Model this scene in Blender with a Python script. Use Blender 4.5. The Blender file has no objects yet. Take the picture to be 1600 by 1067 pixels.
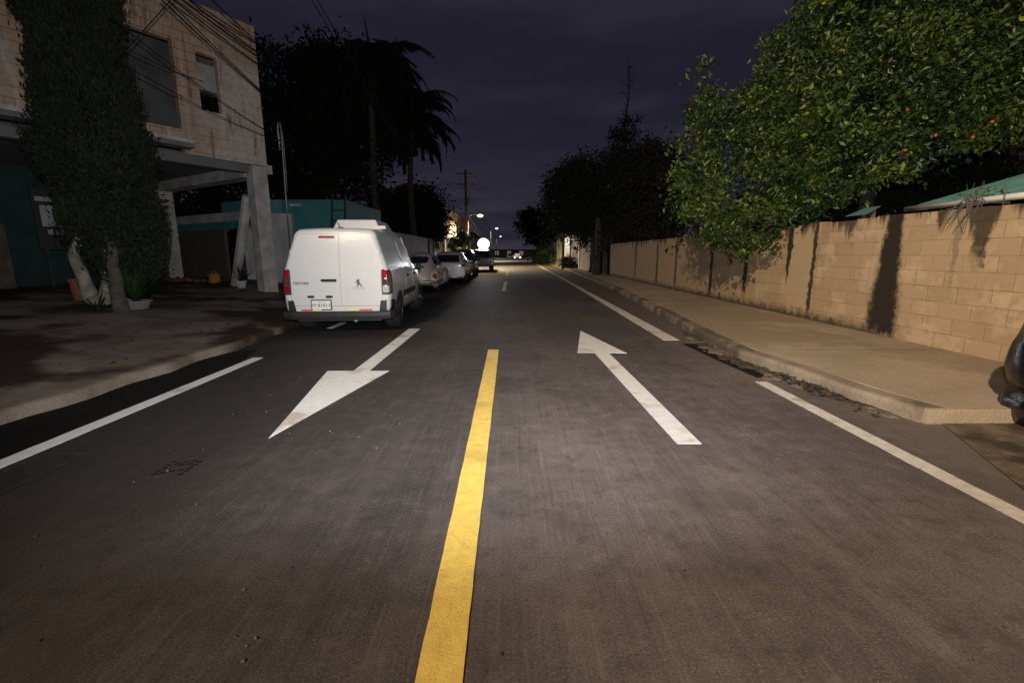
import bpy, bmesh, math, random
from mathutils import Vector, Matrix
from mathutils.bvhtree import BVHTree
random.seed(7)
R = math.radians
scene = bpy.context.scene
COL = scene.collection

# ------------------------------------------------------------------ camera
FPX = 16 / 36 * 1600
CH = 1.38
PIT = math.atan(136.5 / FPX)
CP, SP = math.cos(PIT), math.sin(PIT)
cam_d = bpy.data.cameras.new("camera")
cam_d.lens = 16; cam_d.sensor_width = 36; cam_d.clip_end = 3000; cam_d.clip_start = 0.05
cam = bpy.data.objects.new("camera", cam_d); COL.objects.link(cam)
cam.location = (0, 0, CH); cam.rotation_euler = (math.pi / 2 - PIT, 0, 0)
scene.camera = cam

def ray(px, py):                       # photograph pixel -> direction (used to survey the place)
    x = (px - 800) / FPX; y = (533.5 - py) / FPX
    return Vector((x, CP + y * SP, -SP + y * CP))
def P(px, py, Y):
    d = ray(px, py); return Vector((0, 0, CH)) + d * (Y / d.y)
def G(px, py, z=0.0):
    d = ray(px, py); return Vector((0, 0, CH)) + d * ((z - CH) / d.z)

# ------------------------------------------------------------------ object helpers
def T(o, label=None, cat=None, group=None, kind=None):
    if label: o['label'] = label
    if cat: o['category'] = cat
    if group: o['group'] = group
    if kind: o['kind'] = kind
    return o
def empty(name, loc=(0, 0, 0), rz=0.0):
    o = bpy.data.objects.new(name, None); COL.objects.link(o)
    o.location = loc; o.rotation_euler = (0, 0, rz); o.empty_display_size = .2
    return o
def copy_tree(o, parent=None):
    c = o.copy(); COL.objects.link(c)
    if parent: c.parent = parent
    for ch in list(o.children): copy_tree(ch, c)
    return c

class MB:
    def __init__(s): s.v = []; s.f = []
    def add(s, vs, fs):
        n = len(s.v); s.v += [tuple(p) for p in vs]; s.f += [tuple(i + n for i in f) for f in fs]; return s
    def box(s, x0, y0, z0, x1, y1, z1, M=None):
        vs = [Vector(p) for p in ((x0,y0,z0),(x1,y0,z0),(x1,y1,z0),(x0,y1,z0),(x0,y0,z1),(x1,y0,z1),(x1,y1,z1),(x0,y1,z1))]
        if M: vs = [M @ p for p in vs]
        return s.add(vs, [(3,2,1,0),(4,5,6,7),(0,1,5,4),(1,2,6,5),(2,3,7,6),(3,0,4,7)])
    def tube(s, pts, rad, n=8, cap=True):
        pts = [Vector(p) for p in pts]
        rs = rad if isinstance(rad, (list, tuple)) else [rad] * len(pts)
        vs = []; fs = []
        up = Vector((0.13, 0.21, 1))
        for i, p in enumerate(pts):
            d = (pts[min(i+1, len(pts)-1)] - pts[max(i-1, 0)]).normalized()
            a = d.cross(up)
            if a.length < .15: a = d.cross(Vector((1, .2, 0)))
            a.normalize(); b = d.cross(a)
            for k in range(n):
                t = 2*math.pi*k/n
                vs.append(p + (a*math.cos(t) + b*math.sin(t))*rs[i])
        for i in range(len(pts)-1):
            for k in range(n):
                fs.append((i*n+k, i*n+(k+1)%n, (i+1)*n+(k+1)%n, (i+1)*n+k))
        if cap:
            fs.append(tuple(range(n-1, -1, -1))); fs.append(tuple((len(pts)-1)*n+k for k in range(n)))
        return s.add(vs, fs)
    def lathe(s, prof, n=16, M=None):
        vs = []; fs = []
        for r, z in prof:
            for k in range(n):
                t = 2*math.pi*k/n; p = Vector((r*math.cos(t), r*math.sin(t), z)); vs.append(M @ p if M else p)
        for i in range(len(prof)-1):
            for k in range(n): fs.append((i*n+k, i*n+(k+1)%n, (i+1)*n+(k+1)%n, (i+1)*n+k))
        fs.append(tuple(range(n-1,-1,-1))); fs.append(tuple((len(prof)-1)*n+k for k in range(n)))
        return s.add(vs, fs)
    def ball(s, c, rx, ry=None, rz=None, n=10, m=7, jit=0):
        ry = ry or rx; rz = rz or rx; c = Vector(c); vs = []; fs = []
        for i in range(m+1):
            a = math.pi*i/m
            for k in range(n):
                t = 2*math.pi*k/n; q = 1 + random.uniform(-jit, jit)
                vs.append(c + Vector((rx*math.sin(a)*math.cos(t), ry*math.sin(a)*math.sin(t), rz*math.cos(a)))*q)
        for i in range(m):
            for k in range(n): fs.append((i*n+k, (i+1)*n+k, (i+1)*n+(k+1)%n, i*n+(k+1)%n))
        return s.add(vs, fs)
    def prism(s, poly, z0, z1, M=None):        # poly in xy, extruded in z
        n = len(poly); vs = [Vector((x,y,z0)) for x,y in poly] + [Vector((x,y,z1)) for x,y in poly]
        if M: vs = [M @ p for p in vs]
        return s.add(vs, [tuple(range(n-1,-1,-1)), tuple(range(n,2*n))] + [(k,(k+1)%n,n+(k+1)%n,n+k) for k in range(n)])
    def build(s, name, mat, parent=None, smooth=False, loc=None, bevel=0):
        me = bpy.data.meshes.new(name); me.from_pydata(s.v, [], s.f); me.update()
        if bevel:
            bm = bmesh.new(); bm.from_mesh(me)
            bmesh.ops.remove_doubles(bm, verts=bm.verts, dist=1e-5)
            bmesh.ops.bevel(bm, geom=list(bm.edges), offset=bevel, segments=2, affect='EDGES', profile=.6)
            bm.to_mesh(me); bm.free()
        if smooth: me.polygons.foreach_set('use_smooth', [True]*len(me.polygons))
        me.materials.append(mat)
        o = bpy.data.objects.new(name, me); COL.objects.link(o)
        if parent: o.parent = parent
        if loc is not None:                    # shift mesh so that the object's origin stands at loc
            me.transform(Matrix.Translation(-Vector(loc))); o.location = loc
        return o

# ------------------------------------------------------------------ materials
def new_mat(name):
    m = bpy.data.materials.new(name); m.use_nodes = True
    nt = m.node_tree; return m, nt, nt.nodes['Principled BSDF']
def N(nt, typ, **kw):
    n = nt.nodes.new(typ)
    for k, v in kw.items():
        if k in n.inputs.keys() if isinstance(k, str) else False: n.inputs[k].default_value = v
        else: setattr(n, k, v)
    return n
def L(nt, a, b): nt.links.new(a, b)
def math_(nt, op, a, b=None, c=None, clamp=False):
    n = nt.nodes.new('ShaderNodeMath'); n.operation = op; n.use_clamp = clamp
    for i, v in enumerate((a, b, c)):
        if v is None: continue
        if hasattr(v, 'is_output'): nt.links.new(v, n.inputs[i])
        else: n.inputs[i].default_value = v
    return n.outputs[0]
def sstep(nt, v, lo, hi):
    n = nt.nodes.new('ShaderNodeMapRange'); n.interpolation_type = 'SMOOTHSTEP'
    nt.links.new(v, n.inputs['Value']); n.inputs['From Min'].default_value = lo; n.inputs['From Max'].default_value = hi
    return n.outputs[0]
def mixc(nt, f, a, b, mode='MIX'):
    n = nt.nodes.new('ShaderNodeMix'); n.data_type = 'RGBA'; n.blend_type = mode
    for i, v in ((0, f), (6, a), (7, b)):
        if hasattr(v, 'is_output'): nt.links.new(v, n.inputs[i])
        elif i == 0: n.inputs[0].default_value = v
        else: n.inputs[i].default_value = (*v, 1)
    return n.outputs[2]
def pos(nt): return nt.nodes.new('ShaderNodeNewGeometry').outputs['Position']
def objc(nt): return nt.nodes.new('ShaderNodeTexCoord').outputs['Object']
def noise(nt, vec, scale, detail=5, rough=.55, sc=None):
    if sc:
        m = nt.nodes.new('ShaderNodeMapping'); nt.links.new(vec, m.inputs['Vector']); m.inputs['Scale'].default_value = sc; vec = m.outputs[0]
    n = nt.nodes.new('ShaderNodeTexNoise'); nt.links.new(vec, n.inputs['Vector'])
    n.inputs['Scale'].default_value = scale; n.inputs['Detail'].default_value = detail; n.inputs['Roughness'].default_value = rough
    return n.outputs['Fac']
def bump(nt, b, h, strength, dist=.01):
    n = nt.nodes.new('ShaderNodeBump'); n.inputs['Strength'].default_value = strength; n.inputs['Distance'].default_value = dist
    nt.links.new(h, n.inputs['Height']); nt.links.new(n.outputs[0], b.inputs['Normal'])
def simple(name, c1, c2=None, scale=6, rough=.7, metal=0, bmp=0, coat=0, spec=.5, detail=5, alpha=None):
    m, nt, b = new_mat(name)
    b.inputs['Roughness'].default_value = rough; b.inputs['Metallic'].default_value = metal
    b.inputs['Specular IOR Level'].default_value = spec
    if coat: b.inputs['Coat Weight'].default_value = coat; b.inputs['Coat Roughness'].default_value = .08
    c2 = c2 or tuple(v*.8 for v in c1)
    n = noise(nt, objc(nt), scale, detail)
    L(nt, mixc(nt, sstep(nt, n, .35, .65), c1, c2), b.inputs['Base Color'])
    if bmp: bump(nt, b, noise(nt, objc(nt), scale*6, 4), bmp)
    return m
def emit(name, col, strength):
    m, nt, b = new_mat(name)
    b.inputs['Base Color'].default_value = (.8,.8,.8,1)
    b.inputs['Emission Color'].default_value = (*col, 1); b.inputs['Emission Strength'].default_value = strength
    return m

def m_asphalt():
    m, nt, b = new_mat('asphalt'); p = pos(nt)
    big = noise(nt, p, .45, 4, .6)
    strk = noise(nt, p, 1.0, 5, .6, sc=(5.5, .16, 1))
    strk2 = noise(nt, p, 1.0, 4, .6, sc=(1.6, .10, 1))
    fine = noise(nt, p, 95, 3, .7)
    gr = noise(nt, p, 260, 2, .5)
    c = mixc(nt, sstep(nt, big, .35, .68), (.055,.047,.048), (.086,.074,.074))
    c = mixc(nt, math_(nt, 'MULTIPLY', sstep(nt, strk, .45, .75), .48), c, (.095,.086,.082))
    c = mixc(nt, math_(nt, 'MULTIPLY', sstep(nt, strk2, .5, .72), .45), c, (.036,.033,.033))
    c = mixc(nt, math_(nt, 'MULTIPLY', sstep(nt, fine, .52, .72), .75), c, (.15,.135,.125))
    c = mixc(nt, math_(nt, 'MULTIPLY', sstep(nt, fine, .48, .28), .8), c, (.018,.016,.016))
    fst = noise(nt, p, 1.0, 4, .65, sc=(42, 1.1, 1))
    c = mixc(nt, math_(nt, 'MULTIPLY', sstep(nt, fst, .52, .72), .38), c, (.13,.115,.112))
    c = mixc(nt, math_(nt, 'MULTIPLY', sstep(nt, fst, .46, .30), .38), c, (.026,.024,.024))
    mott = noise(nt, p, 7, 6, .7); mot2 = noise(nt, p, 1.3, 6, .65)
    c = mixc(nt, math_(nt, 'MULTIPLY', sstep(nt, mott, .50, .70), .55), c, (.030,.028,.027))
    c = mixc(nt, math_(nt, 'MULTIPLY', sstep(nt, mott, .48, .32), .40), c, (.12,.105,.098))
    c = mixc(nt, math_(nt, 'MULTIPLY', sstep(nt, mot2, .52, .62), .45), c, (.045,.038,.036))
    # pale grit and small dark oil spots
    vo = nt.nodes.new('ShaderNodeTexVoronoi'); L(nt, p, vo.inputs['Vector']); vo.inputs['Scale'].default_value = 9
    c = mixc(nt, math_(nt, 'MULTIPLY', sstep(nt, vo.outputs['Distance'], .045, .02), sstep(nt, big, .5, .6)), c, (.25,.22,.2))
    sp = noise(nt, p, 3.2, 6, .7)
    c = mixc(nt, math_(nt, 'MULTIPLY', sstep(nt, sp, .66, .72), .5), c, (.022,.02,.02))
    # dusty edge along the right-hand kerb, darker lane on the left
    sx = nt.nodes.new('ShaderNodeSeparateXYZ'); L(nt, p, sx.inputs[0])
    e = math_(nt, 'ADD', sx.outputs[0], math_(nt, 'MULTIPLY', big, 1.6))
    near_pale = math_(nt, 'MULTIPLY', sstep(nt, e, -.2, 1.6), sstep(nt, math_(nt, 'ADD', sx.outputs[1], math_(nt, 'MULTIPLY', sp, 6)), 12.0, 4.6))  # near right lane paler, fading with distance: pool of light put into colour
    c = mixc(nt, math_(nt, 'MULTIPLY', near_pale, .95), c, mixc(nt, 1.0, c, (1.75,1.68,1.64), 'MULTIPLY'))
    c = mixc(nt, math_(nt, 'MULTIPLY', sstep(nt, e, 2.9, 4.2), .45), c, (.16,.128,.10))
    c = mixc(nt, math_(nt, 'MULTIPLY', sstep(nt, e, -.1, -1.9), .66), c, (.021,.0195,.019))
    L(nt, c, b.inputs['Base Color'])
    b.inputs['Roughness'].default_value = .74; b.inputs['Specular IOR Level'].default_value = .22
    h = math_(nt, 'ADD', fine, math_(nt, 'MULTIPLY', gr, .6))
    bump(nt, b, h, .55, .006)
    return m
def m_paint(name, c1, c2, dirt, wear):
    m, nt, b = new_mat(name); p = pos(nt)
    n1 = noise(nt, p, 2.3, 5, .6); n2 = noise(nt, p, 110, 3, .6); n3 = noise(nt, p, 14, 5, .65)
    c = mixc(nt, sstep(nt, n3, .35, .7), c1, c2)
    c = mixc(nt, math_(nt, 'MULTIPLY', sstep(nt, n1, .54, .66), .65), c, dirt)
    c = mixc(nt, math_(nt, 'MULTIPLY', sstep(nt, n2, .40, .28), wear), c, (.12,.10,.06))
    chip = noise(nt, p, 26, 6, .75); c = mixc(nt, math_(nt, 'MULTIPLY', sstep(nt, chip, .36, .30), wear), c, (.06,.055,.05))
    L(nt, c, b.inputs['Base Color']); b.inputs['Roughness'].default_value = .6
    bump(nt, b, noise(nt, p, 90, 3, .7), .6, .006)
    return m
def m_ground(name, c1, c2, c3, scale=1.2):
    m, nt, b = new_mat(name); p = pos(nt)
    n1 = noise(nt, p, scale, 6, .66); n2 = noise(nt, p, scale*.33, 4, .6); n3 = noise(nt, p, 40, 4, .7)
    c = mixc(nt, sstep(nt, n1, .38, .66), c1, c2)
    c = mixc(nt, sstep(nt, n2, .47, .56), c, c3)
    c = mixc(nt, math_(nt, 'MULTIPLY', sstep(nt, n3, .5, .75), .4), c, tuple(v*.45 for v in c1))
    L(nt, c, b.inputs['Base Color']); b.inputs['Roughness'].default_value = .92; b.inputs['Specular IOR Level'].default_value = .2
    bump(nt, b, math_(nt, 'ADD', n3, math_(nt, 'MULTIPLY', n1, 2)), .6, .02)
    return m
def block_pattern(nt, u, v, c1, c2, mortar, bw=.4, bh=.2):
    cb = nt.nodes.new('ShaderNodeCombineXYZ'); L(nt, u, cb.inputs[0]); L(nt, v, cb.inputs[1])
    br = nt.nodes.new('ShaderNodeTexBrick'); L(nt, cb.outputs[0], br.inputs['Vector'])
    br.inputs['Scale'].default_value = 1; br.inputs['Brick Width'].default_value = bw; br.inputs['Row Height'].default_value = bh
    br.inputs['Mortar Size'].default_value = .007; br.inputs['Mortar Smooth'].default_value = .4; br.inputs['Bias'].default_value = 0
    br.inputs['Color1'].default_value = (*c1,1); br.inputs['Color2'].default_value = (*c2,1); br.inputs['Mortar'].default_value = (*mortar,1)
    return br.outputs['Color'], br.outputs['Fac'], cb.outputs[0]
def m_right_wall():
    m, nt, b = new_mat('beige_blockwork'); p = pos(nt)
    sx = nt.nodes.new('ShaderNodeSeparateXYZ'); L(nt, p, sx.inputs[0]); Y, Z = sx.outputs[1], sx.outputs[2]
    n0 = noise(nt, p, 1.7, 5, .6); n1 = noise(nt, p, 7, 6, .65); nf = noise(nt, p, 45, 4, .7)
    c, fac, uv = block_pattern(nt, math_(nt, 'ADD', Y, .13), math_(nt, 'SUBTRACT', Z, .13), (.41,.30,.17), (.275,.185,.098), (.15,.105,.065), .43, .205)
    c = mixc(nt, math_(nt, 'MULTIPLY', sstep(nt, n0, .45, .62), .6), c, (.48,.36,.23))
    c = mixc(nt, math_(nt, 'MULTIPLY', sstep(nt, n1, .48, .66), .6), c, (.27,.18,.09))
    # where the render was smeared over the joints the blocks do not show
    c = mixc(nt, math_(nt, 'MULTIPLY', sstep(nt, n0, .54, .46), .72), c, mixc(nt, n1, (.30,.205,.11), (.43,.31,.19)))
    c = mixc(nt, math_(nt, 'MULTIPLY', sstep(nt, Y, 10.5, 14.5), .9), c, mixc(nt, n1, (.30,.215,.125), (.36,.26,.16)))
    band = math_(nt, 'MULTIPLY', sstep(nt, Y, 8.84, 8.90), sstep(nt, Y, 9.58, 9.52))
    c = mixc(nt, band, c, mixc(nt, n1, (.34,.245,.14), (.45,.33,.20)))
    wob = math_(nt, 'MULTIPLY', math_(nt, 'SUBTRACT', n1, .5), .24)
    mask = None
    # mould streaks below rain outlets: (Y, half width at top, half width at foot, top z, foot z, strength)
    for yc, w0, w1, zt, zb, s in ((7.04,.14,.30,2.0,.05,.97),(8.82,.055,.05,2.0,.12,.9),(9.62,.10,.03,2.0,.75,.95),(11.35,.11,.07,2.0,.35,.95),(13.3,.10,.10,2.0,.1,.9),
                              (5.72,.17,.07,1.96,1.25,.85),(6.02,.06,.03,1.95,1.0,.35),(16.2,.15,.1,2.0,.1,.7),(18.3,.1,.14,2.0,.1,.8),(21.5,.2,.1,2,.2,.7),(7.9,.05,.03,2,1.6,.7),(4.9,.1,.05,2,1.72,.6)):
        t = sstep(nt, Z, zb, zt)
        w = math_(nt, 'ADD', math_(nt, 'MULTIPLY', t, w0 - w1), w1)
        d = math_(nt, 'ABSOLUTE', math_(nt, 'ADD', math_(nt, 'SUBTRACT', Y, yc), wob))
        k = math_(nt, 'MULTIPLY', sstep(nt, math_(nt, 'ADD', math_(nt, 'DIVIDE', d, w), math_(nt, 'MULTIPLY', math_(nt, 'SUBTRACT', nf, .5), .7)), 1.30, .70), s)
        k = math_(nt, 'MULTIPLY', k, sstep(nt, math_(nt, 'ADD', Z, math_(nt, 'MULTIPLY', wob, 3)), zb - .12, zb + .25))
        mask = k if mask is None else math_(nt, 'MAXIMUM', mask, k)
    foot = math_(nt, 'MULTIPLY', sstep(nt, math_(nt, 'ADD', Z, math_(nt, 'MULTIPLY', wob, 1.6)), .36, .14), math_(nt, 'MULTIPLY', sstep(nt, Y, 6.6, 7.2), .85))
    # drips from the coping
    dr = noise(nt, p, 1, 4, .6, sc=(1, 5, .35))
    top = math_(nt, 'MULTIPLY', sstep(nt, math_(nt, 'ADD', Z, math_(nt, 'MULTIPLY', math_(nt, 'SUBTRACT', dr, .5), 1.5)), 1.80, 2.02), .85)
    mask = math_(nt, 'MAXIMUM', mask, math_(nt, 'MAXIMUM', foot, top))
    c = mixc(nt, mask, c, mixc(nt, sstep(nt, nf, .5, .8), (.012,.010,.008), (.05,.038,.025)))
    L(nt, c, b.inputs['Base Color']); b.inputs['Roughness'].default_value = .92
    b.inputs['Specular IOR Level'].default_value = .2
    h = math_(nt, 'SUBTRACT', math_(nt, 'MULTIPLY', nf, .35), math_(nt, 'MULTIPLY', fac, sstep(nt, Y, 14.5, 10.5)))
    bump(nt, b, h, .5, .008)
    return m
def m_house_wall():
    m, nt, b = new_mat('unfinished_blockwork'); o = objc(nt)
    sx = nt.nodes.new('ShaderNodeSeparateXYZ'); L(nt, o, sx.inputs[0]); X, Y, Z = sx.outputs
    u = math_(nt, 'ADD', X, Y)
    c, fac, uv = block_pattern(nt, u, Z, (.42,.26,.155), (.46,.325,.225), (.11,.085,.07), .40, .20)
    n0 = noise(nt, o, .9, 5, .6); n1 = noise(nt, o, 5, 6, .65)
    c = mixc(nt, math_(nt, 'MULTIPLY', sstep(nt, n0, .47, .60), .55), c, mixc(nt, n1, (.27,.215,.175), (.46,.395,.345)))
    rend = math_(nt, 'MULTIPLY', sstep(nt, math_(nt, 'ADD', X, math_(nt, 'MULTIPLY', n0, 1.6)), -.75, -.1), sstep(nt, math_(nt, 'ADD', Z, n0), 6.9, 6.3))
    c = mixc(nt, math_(nt, 'MULTIPLY', rend, math_(nt, 'ADD', math_(nt, 'MULTIPLY', sstep(nt, n1, .35, .6), .5), .3)), c, mixc(nt, n1, (.40,.34,.30), (.66,.60,.56)))
    c = mixc(nt, math_(nt, 'MULTIPLY', sstep(nt, n1, .55, .75), .6), c, (.13,.10,.08))
    drip = noise(nt, o, 1, 5, .65, sc=(4.5, 4.5, .5)); d2 = noise(nt, o, 1.6, 5, .6)
    c = mixc(nt, math_(nt, 'MULTIPLY', math_(nt, 'MULTIPLY', sstep(nt, drip, .50, .66), sstep(nt, d2, .42, .56)), .75), c, (.075,.058,.048))
    c = mixc(nt, math_(nt, 'MULTIPLY', sstep(nt, drip, .46, .36), .35), c, (.60,.54,.50))
    L(nt, c, b.inputs['Base Color']); b.inputs['Roughness'].default_value = .95; b.inputs['Specular IOR Level'].default_value = .2
    bump(nt, b, math_(nt, 'SUBTRACT', math_(nt, 'MULTIPLY', n1, .5), fac), .5, .01)
    return m
def m_leaf(name, c1, c2, c3, rough=.45, trans=0.0):
    m, nt, b = new_mat(name)
    g = nt.nodes.new('ShaderNodeNewGeometry'); r = g.outputs['Random Per Island']
    c = mixc(nt, math_(nt, 'POWER', r, 1.8), c1, c2)
    nz = noise(nt, g.outputs['Position'], 1.3, 3, .5)
    c = mixc(nt, sstep(nt, nz, .45, .65), c, mixc(nt, .20, c, c3))
    c = mixc(nt, sstep(nt, nz, .50, .34), c, c1)
    c = mixc(nt, sstep(nt, math_(nt, 'ADD', r, math_(nt, 'MULTIPLY', nz, .12)), .985, 1.02), c, c3)
    L(nt, c, b.inputs['Base Color']); b.inputs['Roughness'].default_value = rough
    b.inputs['Specular IOR Level'].default_value = .3
    return m

M = {}
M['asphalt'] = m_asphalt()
M['white_line'] = m_paint('white_road_paint', (.86,.88,.89), (.76,.78,.78), (.44,.34,.27), .6)
M['dirty_line'] = m_paint('dirty_white_paint', (.70,.705,.70), (.60,.60,.59), (.40,.31,.24), .7)  # white darkened: weaker light on the right arrow put into colour
M['worn_line'] = m_paint('worn_white_paint', (.60,.57,.52), (.48,.45,.40), (.30,.25,.20), .9)  # darker, worn white: weaker light on the right edge lines put into colour
M['yellow_line'] = m_paint('yellow_road_paint', (.76,.55,.125), (.64,.45,.10), (.46,.32,.07), .8)
M['concrete'] = m_ground('pavement_concrete', (.38,.30,.215), (.31,.245,.17), (.27,.208,.140), 1.0)
M['apron'] = m_ground('stained_apron', (.31,.25,.20), (.20,.15,.115), (.058,.035,.023), 1.1)
M['earth'] = m_ground('earth', (.07,.055,.045), (.05,.042,.035), (.04,.035,.03), .3)
M['tar'] = m_ground('dark_gutter_dirt', (.006,.005,.005), (.010,.008,.007), (.004,.0035,.003), 2)  # near-black colour shared by the gutter strips and black panels
M['debris'] = m_ground('gutter_silt', (.17,.13,.09), (.09,.068,.048), (.055,.042,.03), 4)
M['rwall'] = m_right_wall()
M['hwall'] = m_house_wall()
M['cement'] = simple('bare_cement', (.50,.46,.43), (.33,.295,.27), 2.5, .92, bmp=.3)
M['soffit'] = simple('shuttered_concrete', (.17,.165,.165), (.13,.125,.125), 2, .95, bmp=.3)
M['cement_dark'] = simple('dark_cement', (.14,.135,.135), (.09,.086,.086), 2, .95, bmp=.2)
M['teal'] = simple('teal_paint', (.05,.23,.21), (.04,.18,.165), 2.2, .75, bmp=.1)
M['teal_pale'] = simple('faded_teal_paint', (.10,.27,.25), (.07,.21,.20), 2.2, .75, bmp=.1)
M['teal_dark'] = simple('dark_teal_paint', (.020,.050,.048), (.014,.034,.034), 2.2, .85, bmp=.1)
M['gate_dark'] = simple('dull_black_gate_paint', (.016,.014,.013), (.024,.020,.018), 4, .95, spec=.08)
M['kerb'] = m_ground('weathered_kerb', (.27,.22,.165), (.19,.15,.11), (.10,.078,.056), 2.2)
M['pot_pale'] = simple('dirty_pot', (.26,.24,.22), (.18,.165,.15), 4, .85)
M['white_wall'] = simple('whitewash', (.50,.49,.48), (.36,.34,.33), 1.3, .9, bmp=.2)
M['lime'] = simple('limewashed_bark', (.34,.30,.25), (.20,.165,.13), 5, .9, bmp=.5)
M['bark'] = simple('bark', (.10,.08,.062), (.055,.045,.036), 7, .95, bmp=.8)
M['bark_dark'] = simple('dark_bark', (.045,.037,.03), (.028,.023,.02), 7, .95, bmp=.8)
M['leaf_orange'] = m_leaf('citrus_leaf', (.007,.020,.003), (.036,.072,.009), (.14,.165,.022), .46)
M['leaf_cyp'] = m_leaf('cypress_spray', (.008,.011,.004), (.016,.019,.007), (.024,.026,.010), .8)
M['leaf_dark'] = m_leaf('dark_leaf', (.009,.011,.006), (.015,.018,.009), (.02,.023,.012), .95)
M['leaf_far'] = m_leaf('shrub_leaf', (.03,.06,.018), (.06,.10,.03), (.10,.13,.04), .5)
M['orange'] = simple('orange_peel', (.30,.075,.010), (.22,.05,.008), 20, .5)
M['black_plastic'] = simple('black_plastic_film', (.0035,.0035,.004), (.005,.005,.0055), 8, .30, bmp=.2)
M['trim'] = simple('black_trim', (.018,.018,.019), (.024,.024,.025), 9, .55)
M['rubber'] = simple('rubber', (.014,.014,.014), (.022,.021,.02), 12, .85)
M['steel'] = simple('steel_rim', (.35,.35,.36), (.25,.25,.26), 5, .4, metal=.7)
M['galv'] = simple('galvanised_pipe', (.42,.42,.42), (.3,.3,.3), 5, .45, metal=.6)
M['iron'] = simple('dark_iron', (.022,.021,.02), (.032,.029,.026), 6, .75)
M['van_white'] = simple('white_van_paint', (.66,.67,.67), (.63,.64,.64), .8, .38, coat=.22)
m_ = M['van_white']; nt_ = m_.node_tree; b_ = nt_.nodes['Principled BSDF']; o_ = objc(nt_)
d_ = math_(nt_, 'MULTIPLY', sstep(nt_, noise(nt_, o_, 3.5, 6, .7), .52, .72), .35)
L(nt_, mixc(nt_, d_, (.66,.67,.67), (.47,.46,.44)), b_.inputs['Base Color'])
L(nt_, math_(nt_, 'ADD', math_(nt_, 'MULTIPLY', d_, .8), .30), b_.inputs['Roughness'])
M['car_white'] = simple('cream_white_car_paint', (.62,.58,.54), (.57,.53,.50), .8, .3, coat=.5)
M['car_white2'] = simple('white_car_paint', (.58,.58,.58), (.54,.54,.54), .8, .3, coat=.5)
M['car_blue'] = simple('dark_blue_car_paint', (.035,.045,.085), (.03,.038,.075), .8, .25, coat=.6)
M['car_grey'] = simple('grey_car_paint', (.14,.14,.15), (.12,.12,.13), .8, .3, coat=.5)
M['glass'] = simple('dark_car_glass', (.010,.011,.014), (.013,.014,.017), 2, .06, spec=.7)
M['red_lens'] = simple('red_lens', (.42,.006,.012), (.22,.003,.006), 60, .15, coat=.8)
M['smoke_lens'] = simple('smoked_lens', (.06,.03,.03), (.10,.06,.06), 30, .15, coat=.8)
M['clear_lens'] = simple('clear_lens', (.6,.6,.6), (.4,.4,.4), 60, .15, coat=.8)
M['tape_red'] = simple('red_reflective_tape', (.80,.10,.06), (.7,.08,.05), 30, .4)
M['tape_yellow'] = simple('yellow_reflective_tape', (.85,.80,.22), (.8,.72,.16), 30, .4)
M['plate'] = simple('number_plate_white', (.82,.82,.82), (.78,.78,.78), 30, .4)
M['ink'] = simple('dark_ink', (.05,.05,.055), (.06,.06,.06), 30, .5)
M['grey_badge'] = simple('grey_badge', (.22,.22,.22), (.16,.16,.16), 30, .35, metal=.5)
M['grey_badge_pale'] = simple('pale_badge', (.46,.46,.46), (.42,.42,.42), 30, .35)
M['cable'] = simple('cable_sheath', (.010,.009,.009), (.014,.013,.013), 5, .95, spec=.1)
M['cable_pale'] = simple('pale_cable_sheath', (.5,.5,.48), (.4,.4,.38), 5, .6)
M['wood'] = simple('weathered_wood', (.13,.095,.07), (.085,.06,.045), 5, .85, bmp=.4)
M['terra'] = simple('terracotta', (.22,.08,.05), (.16,.06,.04), 5, .85, bmp=.2)
M['yellow_plastic'] = simple('yellow_plastic', (.40,.24,.02), (.32,.19,.015), 5, .5)
M['paper'] = simple('paper', (.42,.42,.42), (.34,.34,.34), 9, .8)
M['plant'] = m_leaf('potted_leaf', (.012,.03,.010), (.03,.055,.018), (.05,.08,.03), .4)
M['roof_sheet'] = simple('teal_roof_sheet', (.10,.24,.21), (.075,.19,.175), 1.6, .65, bmp=.1)
M['pvc'] = simple('white_pvc', (.80,.77,.70), (.72,.68,.60), 4, .5)
M['house_cream'] = simple('cream_render', (.46,.42,.37), (.38,.34,.30), 1.1, .9, bmp=.2)
M['beige_wall'] = simple('beige_render', (.34,.26,.18), (.27,.20,.14), 1.1, .9, bmp=.2)
M['pillar_white'] = simple('white_pillar_paint', (.75,.75,.75), (.68,.68,.68), 3, .8)
M['lamp_warm'] = emit('warm_lamp_glow', (1,.84,.50), 3.5)
M['lamp_white'] = emit('pale_lamp_glow', (1,.94,.80), 2.5)
M['flood'] = emit('floodlight_glow', (.95,.97,1), 5)
M['tail_on'] = emit('lit_tail_lamp', (1,.06,.03), .5)
M['win_warm'] = emit('lit_window', (1,.72,.38), .12)
# ------------------------------------------------------------------ sky and lights
w = bpy.data.worlds.new("World"); scene.world = w; w.use_nodes = True
nt = w.node_tree; bg = nt.nodes['Background']
sky = nt.nodes.new('ShaderNodeTexSky'); sky.sky_type = 'NISHITA'; sky.sun_disc = False
sky.sun_elevation = R(-3); sky.sun_rotation = R(20)
gm = nt.nodes.new('ShaderNodeTexCoord').outputs['Generated']
sx = nt.nodes.new('ShaderNodeSeparateXYZ'); L(nt, gm, sx.inputs[0])
cl = noise(nt, gm, 2.1, 6, .55, sc=(1, 1, 4.5))
base = mixc(nt, sstep(nt, cl, .42, .70), (.0142,.0128,.0232), (.0235,.0210,.0345))
hz = math_(nt, 'MULTIPLY', sstep(nt, sx.outputs[2], .24, .02), .6)
cl2 = noise(nt, gm, 5, 5, .5, sc=(1, 1, 7))
base = mixc(nt, math_(nt, 'MULTIPLY', hz, math_(nt, 'ADD', sstep(nt, cl2, .35, .7), .15)), base, (.048,.044,.062))
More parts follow.
